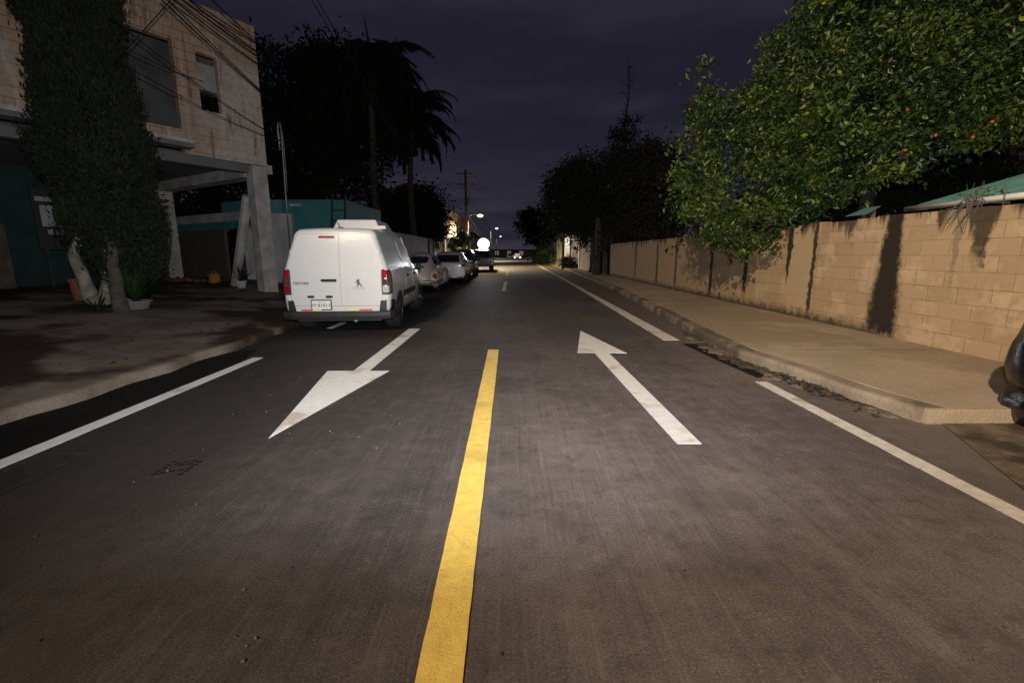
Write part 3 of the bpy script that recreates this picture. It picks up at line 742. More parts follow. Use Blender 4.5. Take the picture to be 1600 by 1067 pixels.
# small rampant lion badge
lion = [(.000,.055),(.016,.060),(.026,.048),(.020,.036),(.026,.022),(.020,.006),(.034,-.004),(.052,-.030),(.060,-.052),(.044,-.050),(.030,-.030),(.014,-.018),(.006,-.034),(-.012,-.052),(-.034,-.056),(-.026,-.044),(-.010,-.030),(-.010,-.012),(-.004,.004),(-.020,-.004),(-.034,-.010),(-.032,.002),(-.016,.012),(-.006,.020),(-.026,.020),(-.042,.014),(-.040,.028),(-.022,.034),(-.010,.036),(-.018,.046),(-.012,.058)]
bx, by, bz = on_rear(.375,.885,.008)
MB().prism([(p[0]*1.15,p[1]*1.15) for p in lion], 0, .006, Matrix.Translation((bx,by,bz)) @ Matrix.Rotation(R(90),4,'X')).build('badge', M['grey_badge'], rd)
for x, wd, mt in ((-.52,.20,'tape_red'),(-.345,.15,'tape_yellow'),(.245,.19,'tape_yellow'),(.475,.22,'tape_red')):
    patch(vb, 'rear', rr(x,.425 if abs(x) < 3 else 0,wd,.026,.004), 'reflective_strip', M[mt], van, off=.02, thick=.0)
# tail lamps wrap round the corners
for s in (-1, 1):
    base = patch(vb, 'rear', rr(s*.842,.905,.145,.44,.03,sk=0), 'tail_light', M['ink'], van, off=.018, rings=5)
    top = 'red_lens'
    patch(vb, 'rear', rr(s*.838,1.045,.105,.125,.025), 'upper_lens', M['red_lens'], base, off=.026, thick=.0)
    patch(vb, 'rear', rr(s*.842,.915,.105,.115,.02), 'middle_lens', M['smoke_lens'], base, off=.026, thick=.0)
    patch(vb, 'rear', rr(s*.842,.785,.105,.12,.02), 'lower_lens', M['red_lens' if s < 0 else 'clear_lens'], base, off=.026, thick=.0)
    w2 = 'right' if s > 0 else 'left'
    patch(vb, w2, [(.075,.70),(.085,1.11),(.12,1.11),(.15,.95),(.13,.70)], 'side_lens', M['red_lens' if s<0 else 'smoke_lens'], base, off=.010)
# bumper: a dark wrap-round bar with raised corners
bp = []; 
bprof = [(.0,.26),(-.06,.27),(-.085,.33),(-.08,.395),(-.03,.41),(.0,.41)]
bm_ = MB(); vs = []; fs = []; path = [(-.93,.55),(-.935,.25),(-.925,.10),(-.88,.0),(-.75,-.035),(-.4,-.055),(0,-.06),(.4,-.055),(.75,-.035),(.88,.0),(.925,.10),(.935,.25),(.93,.55)]
for i, (x, y) in enumerate(path):
    a = Vector(path[max(i-1,0)]); b = Vector(path[min(i+1,len(path)-1)]); d = (b-a).normalized(); nrm = Vector((d.y, -d.x))
    for px, pz in bprof: vs.append((x+nrm.x*(-px)*.55, y+nrm.y*(-px)*.55, pz))
k = len(bprof)
for i in range(len(path)-1):
    for j in range(k): fs.append((i*k+j, i*k+(j+1)%k, (i+1)*k+(j+1)%k, (i+1)*k+j))
fs += [tuple(range(k)), tuple((len(path)-1)*k+j for j in range(k))[::-1]]
bmp_ = bm_.add(vs, fs).build('bumper', M['trim'], van, smooth=False)
b = bmesh.new(); b.from_mesh(bmp_.data); bmesh.ops.recalc_face_normals(b, faces=b.faces); b.to_mesh(bmp_.data); b.free()
for s in (-1, 1):
    patch(vb, 'rear', [(s*.71,.40),(s*.835,.40),(s*.84,.60),(s*.775,.60),(s*.74,.575)][::s], 'bumper_corner', M['trim'], van, off=.022)
    patch(vb, 'right' if s > 0 else 'left', [(.085,.38),(.42,.38),(.40,.50),(.30,.585),(.085,.60)], 'bumper_corner', M['trim'], van, off=.016)
patch(vb, 'rear', rr(-.62,.52,.06,.05,.012) if False else rr(.62,.36,.09,.05,.01), 'rear_reflector', M['red_lens'], van, off=.06)
MB().tube([(.3,-.0,.24),(.3,.5,.26)], .03, 10).build('exhaust_pipe', M['galv'], van)
MB().box(-.72,.1,.22,.72,3.9,.34).build('underbody', M['ink'], van)
# sides
for s, w2 in ((1,'right'),(-1,'left')):
    patch(vb, w2, [(2.60,1.06),(3.25,1.06),(3.05,1.36),(2.72,1.70),(2.58,1.72)], 'side_window', M['glass'], van, off=.006)
    fr = patch(vb, w2, [(2.53,1.03),(2.585,1.03),(2.565,1.74),(2.51,1.74)], 'window_pillar', M['van_white'], van, off=.016)
    patch(vb, w2, rr(1.55,1.02,.012,1.25,.004), 'door_seam', M['grey_badge'], van, off=.003, rings=2)
    patch(vb, w2, rr(2.48,1.0,.012,1.2,.004), 'door_seam', M['grey_badge'], van, off=.003, rings=2)
    patch(vb, w2, rr(1.72,.955,.24,.045,.02), 'handle', M['trim'], van, off=.03, thick=.0)
    patch(vb, w2, rr(2.68,.955,.24,.045,.02), 'handle', M['trim'], van, off=.03, thick=.0)
    patch(vb, w2, rr(1.9,.62,1.5,.11,.03), 'side_moulding', M['trim'], van, off=.012)
    patch(vb, w2, rr(.60,1.15,.9,.02,.008), 'swage_line', M['van_white'], van, off=.01)
    patch(vb, w2, rr(2.05,1.43,.9,.42,.08), 'window_blank', M['van_white'], van, off=.008)
    for yy in (.80, 3.57):
        arc = [(yy+.40*math.cos(a), .31+.40*math.sin(a)) for a in [math.pi*i/14 for i in range(15)]]
        arc = [(yy+.40,.27)] + arc + [(yy-.40,.27)]
        patch(vb, w2, arc, 'wheel_arch', M['ink'], van, off=.005, rings=5)
    mr = MB().ball((s*.99,2.98,1.10), .06,.04,.09, 10, 8); mr.tube([(s*.88,3.0,1.05),(s*.98,2.99,1.06)], .03, 6)
    mr.build('door_mirror', M['trim'], van, smooth=True)
    for yy in (.80, 3.57): wheel(van, s*.80, yy, .325, .27, .62, s)
# roof cooling unit
ru = MB(); ru.add([(-.46,.95,1.82),(.46,.95,1.82),(.46,2.25,1.82),(-.46,2.25,1.82),(-.36,1.02,2.03),(.36,1.02,2.03),(.38,1.95,2.03),(-.38,1.95,2.03)],
       [(3,2,1,0),(4,5,6,7),(0,1,5,4),(1,2,6,5),(2,3,7,6),(3,0,4,7)])
u = ru.build('roof_unit', M['van_white'], van, bevel=.025); u.location = (.10, .15, 0)
MB().box(.36,.92,1.85,.56,1.0,1.91).build('unit_bracket', M['pvc'], u); MB().box(-.33,.93,1.855,-.24,.96,1.885).build('unit_vent', M['ink'], u)
MB().tube([(-.29,.95,1.87),(-.34,.94,1.97)], .008, 5).build('unit_aerial', M['ink'], u)

# ---- rounded old beetle
BX, BY = -3.40, 16.2
bt = empty('beetle_car', (BX, BY, 0), R(1)); T(bt, 'white rounded old two-door car parked right behind the van, round red tail lamps', 'car')
def egg(w_, zt, zb, zc):   # half profile: rounded hump
    pts = [(0,zb),(w_*.7,zb),(w_*.96,zb+.02),(w_,zb+.12)]
    for i in range(0, 12):
        a = math.pi/2*i/11; pts.append((w_*math.cos(a)**.8 if i < 11 else 0, zc+(zt-zc)*math.sin(a)))
    return pts
bs = [(0,egg(.34,.62,.35,.45)),(.06,egg(.42,.74,.30,.48)),(.2,egg(.48,.88,.27,.52)),(.45,egg(.54,1.06,.25,.58)),(.75,egg(.58,1.24,.25,.62)),(1.1,egg(.61,1.38,.24,.68)),
      (1.5,egg(.63,1.45,.24,.74)),(2.0,egg(.64,1.46,.24,.78)),(2.4,egg(.63,1.38,.24,.76)),(2.75,egg(.62,1.14,.24,.70)),(2.95,egg(.66,.96,.25,.66)),(3.4,egg(.56,.88,.28,.60)),(3.8,egg(.44,.72,.33,.52)),(4.0,egg(.32,.58,.38,.48))]
body, bb = build_shell(shell(bs, [0,.03,.06,.12,.2,.32,.45,.6,.75,.92,1.1,1.3,1.5,1.75,2,2.2,2.4,2.6,2.75,2.85,2.95,3.2,3.4,3.6,3.8,4.0]), 'body', M['car_white'], bt)
patch(bb, 'rear', rr(0,1.17,.70,.24,.12,8), 'rear_window', M['glass'], bt, off=.008, rings=6)
lid = patch(bb, 'rear', [(-.30,.45),(.30,.45),(.35,.70),(.30,.90),(.18,.97),(-.18,.97),(-.30,.90),(-.35,.70)], 'engine_lid', M['car_white'], bt, off=.015, rings=6)
for x in (-.15,.15): patch(bb, 'rear', rr(x,.93,.22,.05,.02), 'vent', M['ink'], lid, off=.024, thick=.0)
patch(bb, 'rear', rr(-.02,.66,.30,.15,.02), 'number_plate', M['plate'], lid, off=.04)
for s in (-1,1):
    for yy, ry, rz in ((.78,.66,.40),(3.28,.62,.38)):
        fe = MB().ball((s*.60, yy, .49), .20, ry*.92, rz*.90, 16, 12).build('fender', M['car_white'], bt, smooth=True)
        if yy < 1:
            for c_, rd_, mt in ((.72,.085,'galv'),(.72,.068,'red_lens')):
                MB().ball((s*.64,.22 - (.02 if mt == 'red_lens' else 0),.60), rd_, .05, rd_*1.25, 12, 8).build('tail_light', M[mt], fe, smooth=True)
    patch(bb, 'right' if s > 0 else 'left', [(.95,1.02),(1.35,1.00),(1.40,1.30),(1.10,1.24)], 'quarter_window', M['glass'], bt, off=.008)
    patch(bb, 'right' if s > 0 else 'left', [(1.50,1.0),(2.45,1.0),(2.35,1.24),(2.1,1.33),(1.52,1.32)], 'side_window', M['glass'], bt, off=.008)
    patch(bb, 'right' if s > 0 else 'left', rr(1.45,.72,.012,1.0,.004), 'door_seam', M['ink'], bt, off=.003, rings=2)
    MB().box(s*.72-.05,1.2,.26,s*.72+.05,2.7,.32).build('running_board', M['car_white'], bt, bevel=.015)
    for yy in (.80,3.22): wheel(bt, s*.64, yy, .315, .16, .66, s)
bu = MB().tube([(-.74,.30,.40),(-.70,-.05,.40),(-.4,-.12,.40),(0,-.13,.40),(.4,-.12,.40),(.70,-.05,.40),(.74,.30,.40)], .055, 8).build('bumper', M['galv'], bt, smooth=True)

# ---- generic cars
def make_car(name, loc, rz, mat, label, cat, prof, wdt, tail_z, glass_rect, ht, lens='red_lens', lens_w=.24, lens_h=.14, wheel_r=.30, side_y=((.7,1.45),(1.5,2.5))):
    o = empty(name, loc, rz); T(o, label, cat)
    W = wdt/2; sts = []
    for (y, zt, wt, zbelt) in prof:
        sts.append((y, half(.24 if .1 < y < prof[-1][0]-.1 else .30, W*.86, .42, W*.985, min(zbelt, zt-.16), W*(.985 if zt > zbelt+.17 else .96), zt, wt, min(.13, zt*.1), .015)))
    L_ = prof[-1][0]; ys_ = sorted(set([0,.03,.07,.15]+[p[0] for p in prof]+[i*.25 for i in range(1, int(L_/.25))]))
    body, bv = build_shell(shell(sts, ys_, rear=lambda x, z: x*x*.10), 'body', mat, o)
    patch(bv, 'rear', glass_rect, 'rear_window', M['glass'], o, off=.012, rings=5)
    for s in (-1,1):
        patch(bv, 'rear', rr(s*(W-.17), tail_z, lens_w, lens_h, .03), 'tail_light', M[lens], o, off=.02)
        w2 = 'right' if s > 0 else 'left'
        for a, b_ in side_y:
            patch(bv, w2, [(a,.98),(b_,.98),(b_-.05,ht-.14),(a+.1,ht-.14)], 'side_window', M['glass'], o, off=.008)
        for yy in (.75, L_-.8):
            patch(bv, w2, [(yy+(wheel_r+.07)*math.cos(q), wheel_r+(wheel_r+.07)*math.sin(q)) for q in [math.pi*i/10 for i in range(11)]], 'wheel_arch', M['ink'], o, off=.004)
            wheel(o, s*(W-.10), yy, wheel_r, .20, .64, s)
        MB().ball((s*(W+.08), L_*.62, 1.0), .09,.05,.08, 8, 6).build('door_mirror', mat, o, smooth=True)
    pl_ = patch(bv, 'rear', rr(0,.70,.32,.14,.015), 'number_plate', M['plate'], o, off=.03)
    patch(bv, 'rear', rr(0,.40,wdt*.9,.20,.05), 'bumper', M['trim'] if mat is not M['car_white2'] else mat, o, off=.05)
    return o, bv
hatch = [(0,.90,.74,.86),(.05,.98,.76,.88),(.12,1.05,.70,.90),(.45,1.40,.58,.92),(.75,1.46,.58,.92),(1.8,1.49,.60,.92),(2.3,1.45,.59,.92),(3.05,1.02,.66,.90),(3.7,.90,.66,.82),(4.0,.70,.58,.60)]
make_car('hatchback_car', (-3.02,21.6,0), R(1), M['car_white2'], 'white hatchback parked between the rounded old car and the dark blue car', 'car', hatch, 1.68, .86, [(-.58,1.0),(.58,1.0),(.50,1.34),(-.50,1.34)], 1.46)
suv = [(0,1.0,.80,.92),(.05,1.10,.80,.95),(.15,1.25,.72,1.0),(.35,1.58,.64,1.0),(.7,1.66,.64,1.0),(2.1,1.68,.65,1.0),(2.6,1.62,.64,1.0),(3.3,1.12,.72,.98),(4.1,1.0,.70,.9),(4.4,.8,.62,.7)]
o, bv = make_car('dark_blue_car', (-3.15,28.0,0), R(1), M['car_blue'], 'dark blue car with pale stickers on its rear window, parked behind the white hatchback', 'car', suv, 1.80, .82, [(-.62,1.08),(.62,1.08),(.54,1.52),(-.54,1.52)], 1.66, wheel_r=.34)
patch(bv, 'rear', rr(-.08,1.43,.85,.12,.03), 'window_sticker', M['paper'], o, off=.022); patch(bv, 'rear', rr(-.05,1.13,.42,.09,.02), 'window_sticker', M['paper'], o, off=.022)
# grey pickup
pk = empty('pickup_truck', (-2.55,37.5,0), R(0)); T(pk, 'grey pickup truck parked farthest along the row, in front of the bright light', 'pickup')
pkp = [(0,1.04,.84,.9),(.05,1.08,.86,.9),(1.55,1.10,.86,.92),(1.62,1.12,.86,.92),(1.75,1.70,.68,1.05),(2.6,1.76,.70,1.05),(3.1,1.70,.69,1.05),(3.8,1.18,.76,1.02),(4.9,1.05,.74,.95),(5.2,.85,.66,.8)]
sts = [(y, half(.36,.78,.52,.89,min(zb_,zt-.16),.89,zt,wt,.08,.01)) for y,zt,wt,zb_ in pkp]
body, bv = build_shell(shell(sts, sorted(set([0,.03]+[p[0] for p in pkp]+[.3*i for i in range(1,17)]))), 'body', M['car_grey'], pk)
patch(bv,'rear',[(-.60,1.22),(.60,1.22),(.55,1.62),(-.55,1.62)],'rear_window',M['glass'],pk,off=.01)
patch(bv,'rear',rr(0,.80,1.36,.42,.04),'tailgate',M['car_grey'],pk,off=.02)
patch(bv,'rear',rr(-.12,.82,.12,.22,.02),'number_plate',M['plate'],pk,off=.035)
for s in (-1,1):
    patch(bv,'rear',rr(s*.78,.86,.13,.30,.02),'tail_light',M['red_lens'],pk,off=.02)
    for yy in (.95,4.2): wheel(pk, s*.78, yy, .37, .24, .6, s)
    patch(bv,'right' if s>0 else 'left',[(1.95,1.12),(3.2,1.12),(2.95,1.58),(2.0,1.58)],'side_window',M['glass'],pk,off=.01)
MB().tube([(-.85,-.1,.50),(.85,-.1,.50)], .09, 8).build('bumper', M['galv'], pk)
# floodlight mast behind the pickup
fm = empty('light_tower', (-2.75, 45, 0)); T(fm, 'portable light tower with glaring white floodlights behind the grey pickup', 'light tower')
MB().box(-.5,-.5,.3,.5,.9,1.1).build('trailer', M['car_grey'], fm, bevel=.05)
MB().tube([(0,.2,1.1),(0,.2,2.0)], .05, 8).build('mast', M['galv'], fm)
hd = MB().box(-.45,.0,2.0,.45,.12,2.65).build('lamp_frame', M['iron'], fm)
for x, z in ((0,2.34),):
    if 1:
        MB().ball((x,-.02,z), .56,.22,.52, 28, 16).build('floodlight', M['flood'], hd, smooth=True)
for s in (-1,1): wheel(fm, s*.6, .2, .3, .18, .6, s)
light('floodlight_beam', 'SPOT', (-2.75, 44.6, 2.3), 2200, (.95,.97,1), shadow_soft_size=.5, spot_size=R(170), spot_blend=.6).rotation_euler = (R(80),0,R(180))
# ------------------------------------------------------------------ vegetation
def rdir():
    z = random.uniform(-1,1); a = random.uniform(0,2*math.pi); r = math.sqrt(1-z*z); return Vector((r*math.cos(a), r*math.sin(a), z))
def foliage(mb, blobs, n, size, cl_r, per=40, asp=.45, core=.55, droop=.25, squash=1.0):
    """leaf-sized faces in clumps that sit mostly near the surface of overlapping blobs (x,y,z,r)"""
    wts = [b[3]**2 for b in blobs]; V = mb.v; F = mb.f; tips = []
    for k in range(n//per):
        b = random.choices(blobs, wts)[0]; d = rdir()
        q = b[3]*(core+(1-core)*random.random()**.6)*(1 if random.random() < .85 else 1.14)
        c = Vector(b[:3]) + Vector((d.x*q, d.y*q, d.z*q*squash)); tips.append((Vector(b[:3]), c))
        s_ = cl_r*random.uniform(.6,1.4)
        m = int(per*random.uniform(.5,1.5))
        for i in range(m):
            p = c + Vector((random.gauss(0,s_), random.gauss(0,s_), random.gauss(0,s_*.8)))
            a = (rdir()*1.0 + d*.7); a.z -= droop; a.normalize()
            sz = size*random.uniform(.55,1.25); e = a.cross(rdir()); 
            if e.length < .1: continue
            e.normalize(); e *= sz*asp; a *= sz; up = a.cross(e).normalized()*sz*.18
            n0 = len(V); V += [tuple(p-a), tuple(p+e*1.0+up-a*.15), tuple(p+a), tuple(p-e+up-a*.15)]
            F += [(n0,n0+1,n0+2),(n0,n0+2,n0+3)]
    return tips
def limb(mb, a, b, r0, r1, bend=.12, n=5, seg=7):
    a = Vector(a); b = Vector(b); l = (b-a).length; pts = []
    off = rdir()*l*bend
    for i in range(seg+1):
        t = i/seg; pts.append(a.lerp(b, t) + off*math.sin(math.pi*t) + Vector((random.uniform(-1,1),random.uniform(-1,1),0))*r0*.25)
    mb.tube(pts, [r0+(r1-r0)*i/seg for i in range(seg+1)], n)
def tree(name, label, cat, base, fork, blobs, n, size, cl_r, leafm, barkm, trunk_r=.16, group=None, per=40, core=.55, asp=.45, twigs=60, squash=1.0, inner=0):
    root = empty(name, base); T(root, label, cat, group); B = Vector(base)
    mb = MB(); bl = [(b[0]-B.x, b[1]-B.y, b[2]-B.z, b[3]) for b in blobs]
    tips = foliage(mb, bl, n, size, cl_r, per, asp, core, squash=squash)
    if inner: foliage(mb, [(b[0],b[1],b[2],b[3]*.62) for b in bl], inner, size*1.25, cl_r*1.3, per, .55, .15)
    tk = MB(); fk = Vector(fork)-B
    limb(tk, (0,0,-.1), fk, trunk_r*1.25, trunk_r*.8, .04, 10)
    for b in [b for b in sorted(bl, key=lambda b: -b[3]) if b[3] > .3]: limb(tk, fk, b[:3], trunk_r*.55, trunk_r*.15)
    for c, t in random.sample(tips, min(twigs, len(tips))): limb(tk, c, t, trunk_r*.13, trunk_r*.04, .1, 4, 4)
    tk.build('trunk', barkm, root, smooth=True)
    cr = mb.build('crown', leafm, root)
    return root, bl, tips
def px(*l): return [(*P(a, b, Y), r) for a, b, Y, r in l]

# orange tree behind and over the block wall
ob = px((1108,150,11.6,.45),(1100,100,11.6,.16),(1098,215,11.6,.62),(1092,290,11.0,.70),(1108,345,10.6,.62),(1150,372,10.2,.42),(1190,340,10.0,.70),(1165,190,11.2,.72),(1185,250,10.8,1.0),
        (1240,105,10.8,.72),(1212,62,10.9,.28),(1255,160,10.4,1.15),(1265,250,10.0,1.1),(1265,320,9.6,.50),(1330,45,10.2,1.1),(1345,150,9.6,1.25),(1350,240,9.2,.85),(1420,30,9.2,1.1),(1430,130,9.0,1.15),(1450,205,8.7,.75),
        (1520,40,8.8,1.1),(1530,130,8.6,1.0),(1550,185,8.3,.55),(1600,80,8.5,.9),(1625,160,8.2,.7),(1318,-5,10.4,.75),(1400,-60,9.4,1.1),(1540,-50,9.0,1.2))
ot, obl, tips = tree('orange_tree', 'leafy orange tree with ripe fruit overhanging the beige block wall', 'tree', (7.9,10.2,0), (7.7,10.2,3.4), ob, 54000, .062, .13, M['leaf_orange'], M['bark_dark'], .15, inner=16000, per=55, core=.62, asp=.48)
fr_px = [(1083,167,10.9),(1271,97,9.6),(1390,88,8.3),(1265,151,9.3),(1435,166,7.9),(1480,207,7.7),(1430,231,8.2),(1572,185,7.4),(1540,210,7.6),(1090,246,10.8),(1098,204,10.9)]
OB = Vector((7.9,10,0))
for a in fr_px:
    p = P(*a) - OB
    f = MB().ball((0,0,0), .031,.031,.030, 10, 7); o = f.build('orange_fruit', M['orange'], ot, smooth=True); o.location = p
# large dark trees further back
DG = 'dark trees beyond the block wall'
tree('dark_tree', 'black tree silhouette filling the corner behind the orange tree', 'tree', (15,14,0), (15,14,3), px((1640,60,17,3.2),(1600,190,16,2.6),(1500,245,15,2.0),(1700,150,16,3),(1420,250,14.5,1.5),(1660,-80,17,3.4),(1340,265,15,1.3),(1500,120,17,2.6),(1400,150,17,2.2),(1310,180,17,1.6),(1600,280,14,1.2)), 26000, .19, .4, M['leaf_dark'], M['bark_dark'], .25, DG)
tree('dark_tree', 'broad dark tree above the far end of the block wall', 'tree', (7.6,31,0), (7.6,31,3.5), px((930,310,33,3.0),(985,300,32,3.0),(1010,340,30,2.2),(905,335,35,1.8),(950,340,32,1.9),(1035,350,27,1.6),(1000,368,27,1.2),(965,375,28,.9)), 36000, .12, .36, M['leaf_dark'], M['bark_dark'], .3, DG)
tree('dark_tree', 'dark tree with ragged edge left of the tall bare spire', 'tree', (6.4,41,0), (6.2,41,3.5), px((888,292,41,2.0),(884,330,42,2.0),(905,300,40,2.2),(895,330,42,1.9)), 18000, .14, .38, M['leaf_dark'], M['bark_dark'], .28, DG)
tree('dark_tree', 'dark rounded tree between the bare spire and the orange tree', 'tree', (10.6,27,0), (10.6,27,3), px((1020,265,29,1.7),(1035,290,28,1.9),(1005,285,29,1.5)), 8000, .16, .36, M['leaf_dark'], M['bark_dark'], .25, DG)
tree('dark_tree', 'distant dark tree clump closing the street on the right', 'tree', (5.6,84,0), (5.6,84,3), px((822,348,92,2.0),(840,345,88,2.4),(835,365,86,2.2),(852,372,80,1.8)), 6000, .3, .5, M['leaf_dark'], M['bark_dark'], .3, DG)
tree('dark_tree', 'dark undergrowth tree showing through the gaps below the orange tree', 'tree', (9.5,17.5,0), (9.5,17.5,1.2), [(8.2,17,1.9,1.3),(9.6,18,2.4,1.6),(11,17,2.3,1.5),(7.2,16.5,1.5,.9),(12.5,16,2.4,1.6),(10,15,2.0,1.2),(13,13,2.2,1.4)], 9000, .13, .3, M['leaf_dark'], M['bark_dark'], .18, DG)
# bare spire
sp = empty('bare_tree', (8.3,36,0)); T(sp, 'tall thin almost leafless tree rising above the dark trees on the right', 'tree')
mb = MB(); pts = [Vector((0,0,0))]; topz = P(966,95,36).z
for i in range(1, 15): pts.append(Vector((math.sin(i*1.7)*.10 + i*.012, math.cos(i*2.1)*.10, topz*i/14)))
mb.tube(pts, [.24-.225*i/14 for i in range(15)], 8)
for i in range(34):
    t = random.uniform(.62,.98); k = t*14; p = pts[int(k)].lerp(pts[min(14,int(k)+1)], k-int(k)); d = rdir(); d.z = abs(d.z)*.8+.35; l = random.uniform(.4,1.5)*(1.25-t)*2.0
    limb(mb, p, p+d.normalized()*l, .035, .010, .15, 4, 5)
mb.build('trunk', M['bark_dark'], sp, smooth=True)
lf = MB(); foliage(lf, [(.0,0,P(960,205,36).z,.9),(-.6,0,P(950,210,36).z,.5),(.7,0,P(978,210,36).z,.45),(0,0,P(960,245,36).z,1.3)], 1600, .13, .22, 25)
lf.build('crown', M['leaf_dark'], sp)

# column-shaped tree in front of the house, limewashed fork
cx, cy = -7.95, 8.8; cz = gl(cx, cy)
ct = empty('column_tree', (cx, cy, cz)); T(ct, 'tall column shaped evergreen with limewashed trunk in front of the block house', 'tree')
mb = MB()
for k in range(4600):
    z = .55 + 8.0*random.random(); 
    wR = (.78-.03*(z-1.6))*min(1, ((z-.15)/1.1))**.7*(1 if z < 6.5 else .95) * (1 + .12*math.sin(z*2.3+1) + .08*math.sin(z*5.1))
    a = random.uniform(0,6.283); wR *= 1+.13*math.sin(3*a+z*1.2); q = wR*(.50+.50*random.random()**.5)
    c = Vector((.58-.088*(z-1)+q*math.cos(a), q*math.sin(a), z)); out = Vector((math.cos(a)*.45, math.sin(a)*.45, 1)).normalized()
    if z < 1.35 and c.x < .15+ (1.35-z)*.5: continue
    for i in range(24):
        p = c + Vector((random.gauss(0,.06), random.gauss(0,.06), random.gauss(0,.11)))
        d = (out + rdir()*.55).normalized()*random.uniform(.025,.06); e = d.cross(rdir()).normalized()*random.uniform(.009,.017)
        n0 = len(mb.v); mb.v += [tuple(p-d), tuple(p+e), tuple(p+d), tuple(p-e)]; mb.f.append((n0,n0+1,n0+2,n0+3))
mb.build('crown', M['leaf_cyp'], ct)
tk = MB(); limb(tk, (-.05,0,-.15), (-.42,.05,.95), .15, .09, .06, 10); limb(tk, (0,0,-.15), (.28,.0,.75), .15,.10,.05,10); limb(tk, (.28,0,.72), (.3,0,1.5), .095,.06,.03,8); limb(tk, (-.42,.05,.92), (-.1,0,1.7), .085,.05,.03,8)
tk.ball((0,0,-.02), .27,.22,.20,12,8,.06); tk.build('trunk', M['lime'], ct, smooth=True)
x, y = -6.98, 8.08
st = empty('slim_trunk', (x,y,gl(x,y))); T(st, 'slim dark leaning trunk with sparse leaves between the column tree and the potted plant', 'tree')
tk = MB(); limb(tk, (0,0,-.1), (-.18,.2,1.5), .13,.06,.0,9); tk.build('trunk', M['bark'], st, smooth=True)
lf = MB(); foliage(lf, [(.15,.3,1.9,.42),(.25,.2,1.45,.35),(-.1,.3,2.2,.4)], 2600, .06, .11, 26); lf.build('crown', M['leaf_cyp'], st)
# pots and bucket
def blades(n, l, wd, spread, arch=.5):
    mb = MB()
    for i in range(n):
        a = random.uniform(0,6.28); el = random.uniform(*spread); d = Vector((math.cos(a)*math.cos(el), math.sin(a)*math.cos(el), math.sin(el)))
        ll = l*random.uniform(.6,1.1); sd = Vector((-math.sin(a), math.cos(a), 0)); pts = []
        for k in range(6):
            t = k/5; p = d*ll*t - Vector((0,0,arch*ll*t*t*.5)); w_ = wd*(1-t)**.7*(.6+t*.8) if k < 5 else .001
            pts += [p - sd*w_, p + sd*w_]
        n0 = len(mb.v); mb.v += [tuple(p) for p in pts]; mb.f += [(n0+2*k, n0+2*k+1, n0+2*k+3, n0+2*k+2) for k in range(5)]
    return mb
def potted(name, x, y, label, potm, r, h, mb, cat='potted plant'):
    o = empty(name, (x,y,gl(x,y))); T(o, label, cat)
    MB().lathe([(r*.7,0),(r*.95,h*.85),(r*1.06,h*.86),(r*1.06,h),(r*.92,h),(r*.88,h*.9),(.01,h*.9)], 18).build('pot', potm, o)
    p = mb.build('leaves', M['plant'], o); p.location = (0,0,h*.88); return o
potted('potted_plant', -7.15, 8.65, 'bushy plant in a low pale pot to the right of the slim trunk', M['pot_pale'], .24, .16, blades(110,.95,.035,(.5,1.45),.35))
o = empty('agave', (-7.35,8.05,gl(-7.35,8.05))); T(o, 'small spiky agave at the foot of the slim trunk', 'plant'); blades(22,.42,.03,(.25,1.3),.15).build('leaves', M['plant'], o)
x, y = -7.62, 8.95
o = empty('bucket', (x,y,gl(x,y))); T(o, 'white paint bucket standing beside the limewashed trunk', 'bucket')
MB().lathe([(.17,0),(.21,.36),(.225,.36),(.225,.40),(.20,.40),(.19,.05)], 18).build('body', M['pot_pale'], o); MB().tube([(.21*math.cos(a), .21*math.sin(a)*.3-.15, .38+.0*a) for a in [math.pi*i/8 for i in range(9)]], .008, 5).build('handle', M['galv'], o)
x, y = -7.2, 13.2
potted('potted_plant', -7.75, 13.1, 'small plant in a white pot at the foot of the house column', M['white_wall'], .15, .2, blades(30,.6,.02,(.6,1.45),.2))
potted('potted_plant', -8.6, 9.1, 'terracotta pot half hidden behind the limewashed trunk', M['terra'], .17, .42, blades(14,.25,.02,(.6,1.4),.2))

